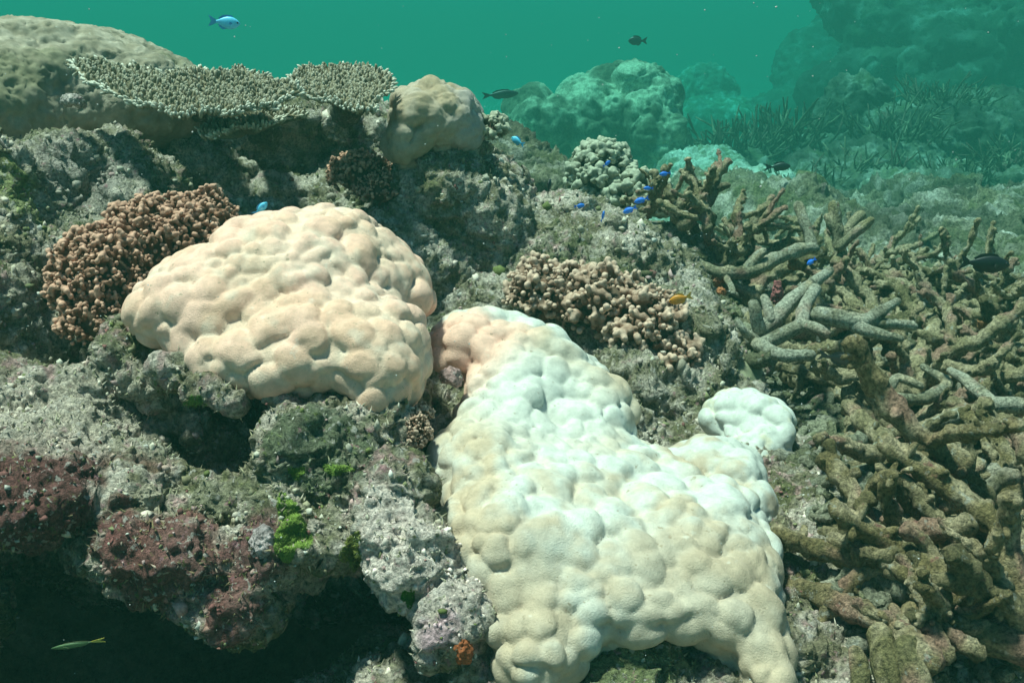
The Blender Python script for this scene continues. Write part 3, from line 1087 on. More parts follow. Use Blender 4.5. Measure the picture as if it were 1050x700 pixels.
far_rock('reef_outcrop', 'shadowy lumps of reef right of the sand channel', 'rock',
         [E(850, 190, 5.0, 46, 24, .35), E(815, 215, 4.3, 30, 16, .3), E(880, 180, 5.3, 40, 30, .3)], 0.045, 706, dark=.9, tone=.55)
far_rock('reef_outcrop', 'low rubble hump in the sand channel beside the thicket', 'rock',
         [E(770, 195, 4.8, 40, 8, .4), E(720, 175, 5.6, 40, 12, .4)], 0.045, 707, pale=.25, amp=.05)
far_rock('reef_outcrop', 'dark low mound under the fan shaped coral beside the channel', 'rock',
         [E(755, 186, 6.0, 44, 20, .35), E(800, 172, 6.3, 44, 24, .35), E(835, 165, 6.3, 30, 22, .3)], 0.05, 716, dark=.9, tone=.6)
far_rock('reef_outcrop', 'dark knoll in front of the pillar', 'rock',
         [E(872, 212, 4.9, 40, 20, .3), E(828, 220, 4.6, 34, 16, .3), E(920, 172, 5.6, 36, 22, .3)], 0.045, 717, dark=.8, tone=.6)
far_rock('reef_wall', 'dark reef wall with pale ledges looming at the upper right corner', 'rock',
         [E(1010, 30, 9.5, 120, 90, 1.0), E(1080, 60, 9.0, 110, 110, 1.0), E(940, 30, 9.2, 60, 18, .8), E(960, 78, 8.8, 70, 14, .8, .3),
          E(920, 55, 8.8, 50, 12, .6, .5), E(970, 52, 8.6, 36, 16, .5), E(1045, 22, 8.2, 14, 12, .25), E(905, 15, 9.4, 40, 22, .7), E(985, 110, 9.0, 120, 30, .8), E(960, -20, 10, 120, 40, 1), E(890, 95, 9.3, 50, 14, .6)],
         0.11, 708, k=.14, amp=.36, scale=1.4, sc=.2, dark=1.0, tone=.4)
far_rock('reef_wall', 'faint square reef block standing far off behind the pillar', 'rock',
         [E(838, 75, 13.5, 42, 50, .8), E(860, 60, 13.5, 30, 50, .8), E(830, 112, 13, 60, 20, .8)], 0.13, 709, k=.2, amp=.22, scale=1.0, sc=.2, dark=1.0, tone=.4)
far_rock('reef_outcrop', 'faint reef lump far off right of the large coral head', 'rock',
         [E(722, 95, 13, 26, 22, .5), E(735, 120, 12.5, 40, 18, .5)], 0.10, 710, k=.2, amp=.15, scale=1.3, sc=.3, dark=.6)

FAR = 1.2
far_rock('reef_outcrop', 'turfy rubble mound behind the right part of the thicket', 'rock',
         [E(930, 258, 3.9, 60, 24, .4), E(885, 270, 3.6, 40, 20, .3), E(975, 246, 4.2, 46, 22, .4), E(1010, 240, 4.2, 40, 20, .4)], 0.035, 711, k=.08, amp=.09, scale=3.4, rough=(.05, .04, .018), dark=.8)
far_rock('reef_outcrop', 'turfy rubble mound under the black fish at the right edge', 'rock',
         [E(1010, 305, 3.2, 60, 18, .35), E(1060, 290, 3.3, 50, 22, .35), E(960, 305, 3.1, 40, 14, .3)], 0.035, 712, k=.08, amp=.08, scale=3.6, rough=(.05, .04, .018), dark=.8)
far_rock('reef_outcrop', 'broken reef mound between the hazy corals and the thicket', 'rock',
         [E(1040, 232, 4.9, 60, 24, .5), E(985, 225, 5.2, 50, 18, .4), E(1075, 250, 4.4, 50, 26, .4), E(905, 228, 5.4, 50, 16, .4)], 0.045, 713, k=.09, amp=.12, scale=2.8, rough=(.06, .05, .02), dark=.8)
far_rock('reef_outcrop', 'added dark rock shelf in place of the shaded hollow left of the pale bushy coral', 'rock',
         [E(548, 190, 3.3, 46, 22, .3), E(515, 175, 3.5, 40, 22, .3), E(590, 205, 3.2, 40, 18, .25)], 0.035, 715, k=.08, amp=.08, scale=3.4, rough=(.04, .03, .015), dark=.9)  # added mound, its dark pigment stands in for a shaded hollow
far_rock('reef_outcrop', 'low rubble bank along the left side of the sand channel', 'rock',
         [E(770, 212, 4.4, 46, 10, .4), E(820, 225, 4.1, 40, 12, .35), E(735, 196, 5.2, 40, 10, .4)], 0.04, 714, k=.08, amp=.08, scale=3.4, rough=(.05, .04, .018), dark=.2)
E = _E
# ================================================================== DEAD STAGHORN BRANCHES
def join(parts):
    V, F, n = [], [], 0
    for v, f in parts:
        V.append(v)
        F += [tuple(i + n for i in q) for q in f]
        n += len(v)
    return np.concatenate(V), F

def stag_colour(v, seed, tone=(0.20, 0.195, 0.125), tip=None):
    n = fbm(v * 16, 3, seed)
    n2 = fbm(v * 45, 2, seed + 1)
    c = lerp(np.tile(np.array(tone), (len(v), 1)), np.array([0.47, 0.395, 0.27]), sstep(0.0, 0.4, n + .6 * n2))
    c = lerp(c, np.array([0.105, 0.095, 0.045]), 0.8 * sstep(0.05, 0.35, -n + .3 * n2))
    c = lerp(c, np.array([0.38, 0.21, 0.18]), 0.7 * sstep(0.15, 0.35, fbm(v * 12, 2, seed + 7)))
    return c * np.array([1.03, 0.96, 0.90])

def stag_proto(seed, L, r, forks, tone, nubs=5, bend=.25, rough=None):
    rng = np.random.default_rng(seed)
    parts = []
    def grow(p, d, L, r, depth):
        n = 4
        path, rad = [p], [r]
        for i in range(n):
            d = d + rng.normal(size=3) * bend
            d[2] += .06
            d /= np.linalg.norm(d)
            p = p + d * L / n
            path.append(p)
            rad.append(r * (1 - .38 * (i + 1) / n) * rng.uniform(.9, 1.12))
        parts.append(tube(path, rad, 13, seed, rough if rough else r * .75, step=r * .42))
        if depth > 0:
            for j in range(rng.integers(1, 3)):
                i = rng.integers(1, n)
                s = rng.normal(size=3)
                s = d + s / np.linalg.norm(s) * 1.1
                s[2] = abs(s[2]) * .6 + .1
                s /= np.linalg.norm(s)
                grow(path[i], s, L * rng.uniform(.45, .75), rad[i] * rng.uniform(.7, .9), depth - 1)
        for j in range(nubs if depth else nubs // 2):
            i = rng.integers(1, n + 1)
            q = path[i] + (path[i - 1] - path[i]) * rng.uniform()
            s = rng.normal(size=3)
            s -= d * s.dot(d) * .7
            s /= np.linalg.norm(s)
            e = q + s * rad[i] * rng.uniform(1.3, 2.0)
            parts.append(tube([q, (q + e) / 2, e], [rad[i] * .6, rad[i] * .55, rad[i] * .4], 7, seed + j, r * .3, step=r * .7))
    grow(np.zeros(3), np.array([1.0, 0, .12]), L, r, forks)
    v, f = join(parts)
    me = mesh_from('staghorn_branch', v, f)
    set_col(me, stag_colour(v, seed, tone))
    me.materials.append(M_STAG)
    return me

thin = [stag_proto(900 + q, .19, .0135, 1 + q % 2, ((0.29, 0.25, 0.15), (0.22, 0.19, 0.11), (0.35, 0.31, 0.21))[q % 3]) for q in range(7)]
midp = [stag_proto(930 + q, .20, .0155, 1, ((0.28, 0.235, 0.14), (0.37, 0.31, 0.20))[q % 2], nubs=4) for q in range(6)]
thick = [stag_proto(960 + q, .20, .0170, 1 + q % 2, ((0.205, 0.165, 0.08), (0.27, 0.215, 0.12))[q % 2], nubs=7, bend=.22, rough=.0085) for q in range(6)]

def in_poly(q, poly):
    c = False
    for i in range(len(poly)):
        x1, y1 = poly[i]
        x2, y2 = poly[(i + 1) % len(poly)]
        if (y1 > q[1]) != (y2 > q[1]) and q[0] < (x2 - x1) * (q[1] - y1) / (y2 - y1) + x1:
            c = not c
    return c

LANDMARKS = [('the blue fish', 655, 205), ('the arching branch', 770, 278), ('the upright thicket stub', 728, 200), ('the yellowish cluster', 868, 232),
             ('the pale forked trunk', 800, 335), ('the pronged pale branch', 890, 328), ('the black fish', 1010, 277), ('the grey brown fish', 864, 368),
             ('the small white coral', 785, 440), ('the curved grey branch', 930, 400), ('the whitest branch', 1005, 420), ('the cream knuckles', 1028, 492),
             ('the brown sloping finger', 852, 535), ('the white broken end', 893, 592), ('the fat nodular mass', 960, 595), ('the big bottom branch', 990, 650),
             ('the blunt upright finger', 908, 680), ('the orange sponge near the edge', 1010, 328), ('the right edge rubble', 1050, 370), ('the sand channel', 770, 195)]
USED = {}
def where(px, py, rank=0):
    nm, x, y = sorted(LANDMARKS, key=lambda t: (t[1] - px) ** 2 + (t[2] - py) ** 2)[rank]
    dx, dy = px - x, py - y
    if dx * dx + dy * dy < 220:
        return 'right against ' + nm
    if abs(dx) > 1.6 * abs(dy):
        return ('right of ' if dx > 0 else 'left of ') + nm
    if abs(dy) > 1.6 * abs(dx):
        return ('below ' if dy > 0 else 'above ') + nm
    return ('lower ' if dy > 0 else 'upper ') + ('right of ' if dx > 0 else 'left of ') + nm

def scatter(poly, n, protos, kind, group, seed, lift=(0.0, .1), tilt=(-10, 35), yaw=(0, 360), sc=(.75, 1.2), sep=12):
    rng = np.random.default_rng(seed)
    lo, hi = np.min(poly, 0), np.max(poly, 0)
    done = []
    tries = 0
    while len(done) < n and tries < n * 40:
        tries += 1
        q = rng.uniform(lo, hi)
        if not in_poly(q, poly) or any((q[0] - a) ** 2 + (q[1] - b) ** 2 < sep * sep for a, b in done):
            continue
        done.append((q[0], q[1]))
        p, no = hit(*q)
        pi = rng.integers(len(protos))
        o = bpy.data.objects.new('staghorn_branch', protos[pi])
        COL.objects.link(o)
        s = rng.uniform(*sc)
        yw = R(rng.uniform(*yaw))
        tl = R(rng.uniform(*tilt))
        back = np.array([math.cos(yw), math.sin(yw), 0]) * .07 * s
        o.location = p - back + np.array([0, 0, rng.uniform(*lift)])
        o.rotation_euler = Euler((rng.uniform(-3.1, 3.1), -tl, yw), 'XYZ')
        o.scale = (s, s, s)
        td = math.degrees(tl)
        pose = 'upright' if td > 45 else 'slanting' if td > 15 else 'lying'
        run = math.degrees(yw) % 180
        aim = 'sideways' if run < 35 or run > 145 else 'front to back' if 65 < run < 115 else 'diagonally'
        span = (s - sc[0]) / (sc[1] - sc[0])
        size = 'short' if span < .34 else 'long' if span > .67 else 'middling'
        if pose == 'upright':
            aim = 'steeply' if td < 58 else 'almost straight'
        for rank in range(5):          # name it by the nearest landmark that singles it out
            label = '%s %s, %s %s, %s' % (size, kind, pose, aim, where(q[0], q[1], rank))
            if label not in USED:
                break
        USED.setdefault(label, q[1])
        tag(o, label, 'coral branch', group)

scatter([(652, 200), (700, 185), (760, 205), (845, 225), (850, 275), (770, 300), (720, 280), (690, 255), (655, 235)], 46, thin,
        'thicket branch', 'dead branches in the thicket near the blue fish', 21,
        lift=(.0, .10), tilt=(5, 70), sep=10)
scatter([(840, 215), (905, 225), (930, 260), (1000, 300), (1125, 310), (1125, 360), (930, 340), (850, 310)], 48, thin,
        'far dead branch', 'dead branches in the far rubble', 22,
        lift=(0, .05), tilt=(-5, 40), sep=12)
scatter([(770, 300), (860, 300), (1125, 350), (1125, 400), (960, 440), (830, 430), (790, 370)], 68, midp,
        'dead branch', 'dead branches in the middle of the rubble bed', 23,
        lift=(0, .06), tilt=(-10, 30), sep=14)
scatter([(885, 425), (950, 425), (1125, 420), (1125, 500), (930, 520), (890, 490)], 54, midp,
        'nubby dead branch', 'dead branches in the near rubble', 24,
        lift=(0, .04), tilt=(-10, 20), sep=14)
scatter([(905, 505), (1130, 490), (1130, 710), (915, 710), (905, 600)], 64, thick[:4] + midp[:3] + thick[:2],
        'thick turfy branch', 'thick dead branches at the lower right', 25,
        lift=(.0, .085), tilt=(-25, 25), yaw=(95, 200), sep=16, sc=(.6, 1.2))
def rubble(n, seed):
    """broken bits of branch filling the gaps of the bed"""
    rng = np.random.default_rng(seed)
    protos = []
    for q in range(8):
        d = rng.normal(size=3) * .25
        L = rng.uniform(.6, 1.3)
        protos.append(tube([np.array([-L, 0, 0]), d, np.array([L, d[1], d[0]])], [.42, .36, .26], 7, 600 + q, .22, step=.5))
    V, F, C, k = [], [], [], 0
    while k < n:
        px, py = rng.uniform(660, 1060), rng.uniform(210, 700)
        if px < 745 + max(0, py - 330) * .42 or (py < 300 and px < 660 + (py - 210) * .6):
            continue
        p, no = hit(px, py)
        dep = (p - CAM) @ FWD
        if dep > 3.4:
            k += 1
            continue
        v, f = protos[rng.integers(8)]
        s = .017 * np.exp(rng.normal() * .4)
        m = np.array(Euler((rng.uniform(0, 6), rng.normal() * .4, rng.uniform(0, 6))).to_matrix())
        V.append((v * s) @ m.T + p + np.array([0, 0, rng.uniform(-.004, .02)]))
        F.append((len(v), f))
        C.append(np.tile(np.array([(0.30, 0.28, 0.20), (0.20, 0.19, 0.11), (0.40, 0.36, 0.28), (0.34, 0.22, 0.19)][rng.choice(4, p=[.4, .35, .17, .08])]) * rng.uniform(.7, 1.2), (len(v), 1)))
        k += 1
    FF, off = [], 0
    for nv, f in F:
        FF += [tuple(i + off for i in q) for q in f]
        off += nv
    me = mesh_from('coral_rubble', np.concatenate(V), FF)
    set_col(me, np.concatenate(C))
    o = link('coral_rubble', me, M_STAG)
    tag(o, 'broken coral rubble filling the gaps between the dead branches', kind='stuff')
rubble(1700, 27)

def hero(label, runs, tone, seed, pale=0.0, rough=.45, cat='coral branch'):
    """a branch traced run by run: (px, py, distance, radius in px)"""
    parts = []
    for run in runs:
        path = [P(a, b, d) for a, b, d, r in run]
        rad = [r * d / FPX for a, b, d, r in run]
        parts.append(tube(path, rad, 11, seed, min(rad) * rough, step=.009))
    v, f = join(parts)
    org = v.mean(0)
    me = mesh_from('staghorn_branch', v - org, f)
    c = stag_colour(v, seed, tone)
    if pale:
        c = lerp(c, np.array([0.50, 0.47, 0.38]), np.full(len(c), pale) * sstep(-.4, .3, fbm(v * 20, 2, seed)))
    set_col(me, c)
    o = link('staghorn_branch', me, M_STAG)
    o.location = org
    tag(o, label, cat)
    return o

hero('smooth pale grey forked dead coral trunk right of the bushy clump',
     [[(772, 349, 1.96, 9), (795, 326, 1.96, 9), (811, 309, 1.99, 8), (834, 290, 2.03, 6.5), (850, 278, 2.07, 5)],
      [(778, 338, 1.94, 7), (774, 318, 1.93, 6.5), (772, 311, 1.93, 5)], [(790, 328, 1.95, 6), (786, 312, 1.96, 5), (783, 305, 1.97, 4)],
      [(780, 354, 1.93, 7.5), (806, 341, 1.91, 8), (822, 332, 1.91, 7.5), (825, 315, 1.94, 7), (836, 296, 1.99, 6)],
      [(776, 352, 1.91, 7), (802, 364, 1.87, 7), (832, 364, 1.86, 6)], [(822, 332, 1.91, 6), (836, 336, 1.88, 6), (848, 343, 1.87, 5)],
      [(775, 350, 1.93, 6), (762, 338, 1.91, 4), (757, 330, 1.91, 3)]], (0.32, 0.31, 0.24), 31, .85, .3)
hero('flaring pale dead coral branch with two prongs pointing right',
     [[(838, 322, 1.83, 8), (862, 326, 1.81, 10), (885, 330, 1.81, 9), (905, 318, 1.83, 6), (920, 309, 1.85, 4.5)],
      [(872, 330, 1.81, 8), (892, 340, 1.79, 6.5), (924, 347, 1.78, 4)], [(885, 333, 1.81, 6), (910, 332, 1.83, 5.5), (936, 334, 1.86, 5)]],
     (0.28, 0.27, 0.20), 32, .7, .45)
hero('long dead branch arching under the thicket with an upright pale finger',
     [[(716, 272, 2.21, 6), (741, 280, 2.19, 6.5), (770, 278, 2.19, 7.5), (791, 268, 2.21, 7.5), (814, 258, 2.24, 7), (834, 254, 2.26, 6)],
      [(834, 256, 2.26, 5.5), (828, 236, 2.27, 5), (818, 210, 2.29, 5)], [(765, 278, 2.19, 6), (776, 264, 2.19, 5.5), (783, 257, 2.19, 4)],
      [(744, 282, 2.19, 4), (752, 300, 2.13, 3)]], (0.25, 0.24, 0.165), 33, .55)
hero('dark upright dead branch with a blunt stub topping the thicket',
     [[(700, 232, 2.45, 7), (716, 216, 2.45, 7), (728, 202, 2.45, 7), (731, 188, 2.45, 6.5)], [(730, 194, 2.45, 4.5), (746, 190, 2.44, 4)]],
     (0.18, 0.165, 0.11), 34)
hero('yellowish dead branch cluster fanning upward at the right end of the thicket',
     [[(862, 262, 2.4, 6), (858, 232, 2.4, 6), (855, 210, 2.4, 5.5)], [(860, 250, 2.4, 5.5), (872, 232, 2.4, 5), (884, 220, 2.4, 5)],
      [(860, 254, 2.38, 5), (878, 238, 2.36, 5), (893, 226, 2.35, 4.5)], [(862, 262, 2.4, 6), (850, 290, 2.35, 6)], [(860, 246, 2.4, 5), (848, 222, 2.4, 4)]],
     (0.27, 0.25, 0.14), 35, .25)
hero('whitest dead branch lying in the near rubble with a bleached middle',
     [[(950, 437, 1.62, 5), (977, 428, 1.62, 8), (998, 423, 1.63, 9), (1021, 415, 1.65, 9), (1056, 417, 1.66, 9)],
      [(1021, 415, 1.66, 7), (1003, 401, 1.70, 7), (988, 388, 1.75, 6), (974, 380, 1.78, 4)]], (0.40, 0.37, 0.28), 36, .75, .3)
hero('curved grey dead branch crossing behind the whitest branch',
     [[(918, 408, 1.70, 5.5), (945, 409, 1.70, 6.5), (961, 402, 1.72, 6.5), (971, 393, 1.74, 6), (958, 382, 1.76, 4.5), (946, 376, 1.78, 3.5)],
      [(905, 411, 1.7, 5), (914, 394, 1.71, 5), (922, 387, 1.72, 5), (944, 396, 1.70, 4)]], (0.26, 0.25, 0.18), 37, .3)
hero('big dead branch sweeping along the bottom right edge with a pink tip spot',
     [[(905, 642, 1.16, 9), (935, 640, 1.14, 12), (970, 645, 1.12, 14), (1018, 655, 1.10, 17), (1065, 668, 1.08, 20)],
      [(1000, 648, 1.12, 9), (1020, 636, 1.13, 8)]], (0.20, 0.175, 0.085), 38, .1)
hero('blunt upright dead finger left of the big bottom branch',
     [[(915, 715, 1.05, 15), (908, 680, 1.06, 14), (903, 648, 1.08, 12)]], (0.20, 0.175, 0.085), 39)
hero('stout dead finger leaning right at the bottom edge',
     [[(945, 720, 1.03, 14), (938, 690, 1.04, 14), (930, 660, 1.06, 12)], [(880, 715, 1.06, 11), (882, 690, 1.07, 10), (877, 668, 1.08, 8)]], (0.19, 0.17, 0.085), 40)
hero('long brown dead finger lying down the slope beside the bleached colony',
     [[(834, 498, 1.48, 10), (846, 522, 1.44, 11), (860, 545, 1.40, 11), (872, 572, 1.36, 10)]], (0.19, 0.15, 0.10), 41)
hero('stubby dead branch with a bright white broken end',
     [[(884, 576, 1.26, 8), (896, 592, 1.25, 9), (902, 615, 1.24, 9)]], (0.30, 0.25, 0.18), 42, .6)
hero('fat nodular dead branch mass above the big bottom branch',
     [[(925, 575, 1.30, 14), (950, 585, 1.28, 20), (975, 605, 1.25, 19), (1000, 625, 1.22, 14)], [(950, 585, 1.28, 14), (978, 575, 1.28, 12), (1000, 568, 1.30, 10)]],
     (0.17, 0.15, 0.07), 43)
hero('cream tipped dead branch knuckles at the right edge',
     [[(1010, 505, 1.42, 9), (1025, 490, 1.42, 9), (1040, 488, 1.42, 8)], [(1024, 492, 1.42, 8), (1018, 480, 1.43, 7)]], (0.36, 0.31, 0.24), 44, .6)

# thin far thickets: bushes of fine branches standing on the hazy reef
def far_bush(label, px, py, D, n, size, seed):
    rng = np.random.default_rng(seed)
    parts = []
    for i in range(n):
        a = rng.uniform(0, 6.28)
        b0 = P(px, py, D) + np.array([math.cos(a), math.sin(a), 0]) * size * rng.uniform(0, .75)
        d = np.array([math.cos(a) * .6, math.sin(a) * .6, 1.0]) + rng.normal(size=3) * .35
        d /= np.linalg.norm(d)
        L = size * rng.uniform(.28, .85)
        m = b0 + d * L * .5 + rng.normal(size=3) * size * .08
        e = m + (d + rng.normal(size=3) * .3) * L * .5
        r = size * .032
        parts.append(tube([b0, m, e], [r, r * .8, r * .5], 6, seed, 0, step=size * .2))
        for j in range(2):
            s = d + rng.normal(size=3) * .6
            q = m + (e - m) * rng.uniform(0, .7)
            parts.append(tube([q, q + s * L * .15, q + s * L * .3], [r * .7, r * .6, r * .4], 5, seed, 0, step=size * .2))
    v, f = join(parts)
    org = P(px, py, D)
    me = mesh_from('thicket_coral', v - org, f)
    set_col(me, stag_colour(v * .3, seed, (0.11, 0.105, 0.065)) * .7)
    o = link('thicket_coral', me, M_STAG)
    o.location = org
    tag(o, label, 'coral', 'hazy branching corals')
far_bush('dark fan shaped branching coral beside the sand channel', 755, 168, 12.00, 102, 0.60, 71)
far_bush('hazy branching coral just left of the dark pillar', 812, 150, 12.40, 102, 0.64, 72)
far_bush('hazy branching coral on top of the bristling reef mound', 965, 120, 11.80, 102, 0.52, 73)
far_bush('hazy branching coral between the pillar and the bristling mound', 920, 150, 11.20, 85, 0.52, 74)
far_bush('hazy branching coral on the right edge reef mound', 1035, 180, 9.60, 68, 0.40, 75)
far_bush('low hazy branching coral in front of the pillar', 875, 195, 10.00, 85, 0.48, 76)
far_bush('pale hazy branching coral on the low mound below the bristling one', 985, 195, 9.40, 68, 0.36, 77)
far_bush('small hazy branching coral at the foot of the channel', 825, 205, 9.20, 68, 0.36, 78)

# ================================================================== SMALL GROWTH ON THE ROCK
_t = (1 + 5 ** .5) / 2
ICO_V = np.array([(-1, _t, 0), (1, _t, 0), (-1, -_t, 0), (1, -_t, 0), (0, -1, _t), (0, 1, _t), (0, -1, -_t), (0, 1, -_t), (_t, 0, -1), (_t, 0, 1), (-_t, 0, -1), (-_t, 0, 1)]) / 1.9
ICO_F = np.array([(0, 11, 5), (0, 5, 1), (0, 1, 7), (0, 7, 10), (0, 10, 11), (1, 5, 9), (5, 11, 4), (11, 10, 2), (10, 7, 6), (7, 1, 8),
                  (3, 9, 4), (3, 4, 2), (3, 2, 6), (3, 6, 8), (3, 8, 9), (4, 9, 5), (2, 4, 11), (6, 2, 10), (8, 6, 7), (9, 8, 1)])

def surface_points(objs, n, rng, dmax=2.9):
    P_, N_, C_ = [], [], []
    for o, share in objs:
        co, no = get_co(o.data), get_no(o.data)
        v = co - CAM
        dep = v @ FWD
        px = 525 + FPX * (v @ RGT) / dep
        py = 350 - FPX * (v @ UPV) / dep
        ok = (dep > .6) & (dep < dmax) & (px > -60) & (px < 1110) & (py > -40) & (py < 740) & ((v * no).sum(1) / np.linalg.norm(v, axis=1) < .25) & (co[:, 2] > -.1)
        idx = np.nonzero(ok)[0]
        w = 1.0 / dep[idx] ** 2
        s = rng.choice(idx, int(n * share), p=w / w.sum())
        ca = np.empty(len(co) * 4, dtype=np.float32)
        o.data.color_attributes['pigment'].data.foreach_get('color', ca)
        P_.append(co[s])
        N_.append(no[s])
        C_.append(ca.reshape(-1, 4)[s, :3])
    return np.concatenate(P_), np.concatenate(N_), np.concatenate(C_)

def growth_nodules(n, seed):
    rng = np.random.default_rng(seed)
    p, no, pig = surface_points([(ledge, .45), (ridge, .33), (bed, .22)], n, rng)
    n = len(p)
    dep = (p - CAM) @ FWD
    s = np.exp(rng.normal(size=n) * .42) * 0.0017 * np.clip(dep, .9, 2.2)
    keep = fbm(p * 16, 2, seed) > rng.uniform(-.3, .3, n)
    p, no, s, pig = p[keep], no[keep], s[keep], pig[keep]
    n = len(p)
    sc = rng.uniform(.45, 1.7, (n, 1, 3)) * s[:, None, None]
    v = ICO_V[None] * rng.uniform(.45, 1.45, (n, 12, 1)) * sc + p[:, None] + no[:, None] * s[:, None, None] * .1
    f = ICO_F[None] + (np.arange(n) * 12)[:, None, None]
    pal = np.array([(0.46, 0.42, 0.34), (0.46, 0.30, 0.29), (0.20, 0.20, 0.10), (0.54, 0.50, 0.45), (0.24, 0.10, 0.09), (0.14, 0.16, 0.05)])
    c = pal[rng.choice(len(pal), n, p=[.3, .14, .2, .16, .1, .1])] * rng.uniform(.7, 1.2, (n, 1))
    own = rng.uniform(size=n) < .72
    c[own] = pig[own] * rng.uniform(.55, 1.5, (own.sum(), 1))
    me = mesh_from('encrusting_growth', v.reshape(-1, 3), f.reshape(-1, 3))
    set_col(me, np.repeat(c, 12, axis=0))
    o = link('encrusting_growth', me, M_BITS)
    tag(o, 'tiny crusts, shells and algae nodules coating the rock', kind='stuff')

def growth_turf(n, seed):
    rng = np.random.default_rng(seed)
    p, no, pig = surface_points([(ledge, .4), (ridge, .35), (bed, .25)], n, rng)
    n = len(p)
    keep = fbm(p * 9, 2, seed) > rng.uniform(-.3, .2, n)
    p, no, pig = p[keep], no[keep], pig[keep]
    n = len(p)
    d = no + rng.normal(size=(n, 3)) * .5
    d /= np.linalg.norm(d, axis=1)[:, None]
    L = rng.uniform(.003, .009, n)[:, None]
    sd = np.cross(d, rng.normal(size=(n, 3)))
    sd /= np.linalg.norm(sd, axis=1)[:, None]
    w = rng.uniform(.0008, .0018, n)[:, None]
    sd2 = np.cross(d, sd)
    v = np.stack([p + sd * w, p - sd * .5 * w + sd2 * .87 * w, p - sd * .5 * w - sd2 * .87 * w, p + d * L + rng.normal(size=(n, 3)) * .0015], 1)
    f = np.array([(0, 1, 3), (1, 2, 3), (2, 0, 3)])[None] + (np.arange(n) * 4)[:, None, None]
    pal = np.array([(0.20, 0.20, 0.09), (0.30, 0.27, 0.17), (0.14, 0.17, 0.05), (0.36, 0.32, 0.25)])
    c = (pal[rng.choice(4, n)] * .5 + pig * .5) * rng.uniform(.7, 1.3, (n, 1))
    me = mesh_from('turf_algae', v.reshape(-1, 3), f.reshape(-1, 3), smooth=False)
    set_col(me, np.repeat(c, 4, axis=0))
    o = link('turf_algae', me, M_BITS)
    tag(o, 'short fuzzy turf algae growing over the rock', kind='stuff')
growth_nodules(30000, 81)
growth_turf(34000, 82)

RBVH = None
def rock_bvh():
    global RBVH
    V, F, n = [], [], 0
    for o in (ledge,):
        me = o.data
        co = get_co(me)
        f = np.empty(len(me.loops), dtype=np.int32)
        me.loops.foreach_get('vertex_index', f)
        V.append(co)
        F.append(f.reshape(-1, 4) + n)
        n += len(co)
    RBVH = BVHTree.FromPolygons(np.concatenate(V).tolist(), np.concatenate(F).tolist())
rock_bvh()

def algae_patch(label, px, py, a, b, n, seed, col=(0.17, 0.25, 0.045), hgt=.0045, D0=1.15):
    """a furry cushion of filaments"""
    rng = np.random.default_rng(seed)
    V, F, C = [], [], []
    loc, no, _, _ = RBVH.ray_cast(Vector(CAM), Vector(ray(px, py)).normalized())
    org = np.array(loc)
    k = 0
    for i in range(n):
        r, th = math.sqrt(rng.uniform()), rng.uniform(0, 6.28)
        wob = 1 + .25 * math.sin(3 * th + seed) + .15 * math.sin(5 * th)
        qx, qy = px + a * r * math.cos(th) * wob, py + b * r * math.sin(th) * wob
        d = Vector(ray(qx, qy))
        loc, no, _, _ = RBVH.ray_cast(Vector(CAM), d.normalized())
        if loc is None:
            continue
        p, nn = np.array(loc), np.array(no)
        if np.linalg.norm(p - org) > .065:
            continue
        d = nn + np.array([0, -.1, -.25]) + rng.normal(size=3) * .3
        d /= np.linalg.norm(d)
        L = hgt * rng.uniform(.5, 1.2) * (1.25 - r * .7)
        s = np.cross(d, rng.normal(size=3))
        s /= np.linalg.norm(s)
        t = np.cross(d, s)
        w = .0011
        V += [p + s * w - d * .002, p - .5 * s * w + .87 * t * w - d * .002, p - .5 * s * w - .87 * t * w - d * .002, p + d * L]
        F += [(k, k + 1, k + 3), (k + 1, k + 2, k + 3), (k + 2, k, k + 3)]
        C += [np.array(col) * rng.uniform(.8, 1.25)] * 4
        k += 4
    if not V:
        return
    me = mesh_from('algae_tuft', np.array(V) - org, np.array(F), smooth=False)
    set_col(me, np.array(C))
    o = link('algae_tuft', me, M_BITS)
    o.location = org
    tag(o, label, 'algae')
algae_patch('largest bright green algae cushion hanging on the pink rock', 298, 543, 17, 32, 5200, 1)
algae_patch('bright green algae smear on the rock knob below the tan dome', 345, 481, 15, 5, 500, 2)
algae_patch('small green algae spot left of the smear on the rock knob', 304, 484, 9, 6, 350, 3)
algae_patch('round green algae tuft on the pale pink rock rib', 419, 612, 7, 9, 450, 4, (0.06, 0.17, 0.02))
algae_patch('yellow green algae fuzz beside the pale pink rock rib', 361, 565, 10, 18, 700, 5, (0.20, 0.22, 0.05), .007)
algae_patch('faint green algae tuft on the crust under the left end of the dome', 200, 412, 10, 6, 300, 6, (0.15, 0.24, 0.05), .007)

def lump(name, label, cat, px, py, D, a, b, dep, col, seed, h=None, rough=.006, mat=None):
    h = h or min(a, b) * D / FPX / 5
    v, f = blob_mesh(name, [E(px, py, D, a, b, dep), E(px + a * .35, py + b * .5, D + .004, a * .7, b * .6, dep * .8), E(px - a * .5, py + b * .3, D + .006, a * .6, b * .7, dep * .7), E(px - a * .2, py - b * .4, D + .006, a * .7, b * .45, dep * .7)], h, h, h * 2.2, 45, seed)
    me = subdivide((v, f), 2, name)
    co, no = get_co(me), get_no(me)
    org = co.mean(0)
    d = rough * (fbm(co * 60, 3, seed) + .6 * fbm(co * 160, 2, seed + 1))
    set_co(me, co + no * d[:, None] - org)
    set_col(me, np.tile(np.array(col), (len(co), 1)) * (1 + .4 * fbm(co * 50, 2, seed)[:, None]))
    o = link(name, me, mat or (M_BITS if name == 'sponge' else M_ROCK))
    o.location = org
    tag(o, label, cat)
    return o
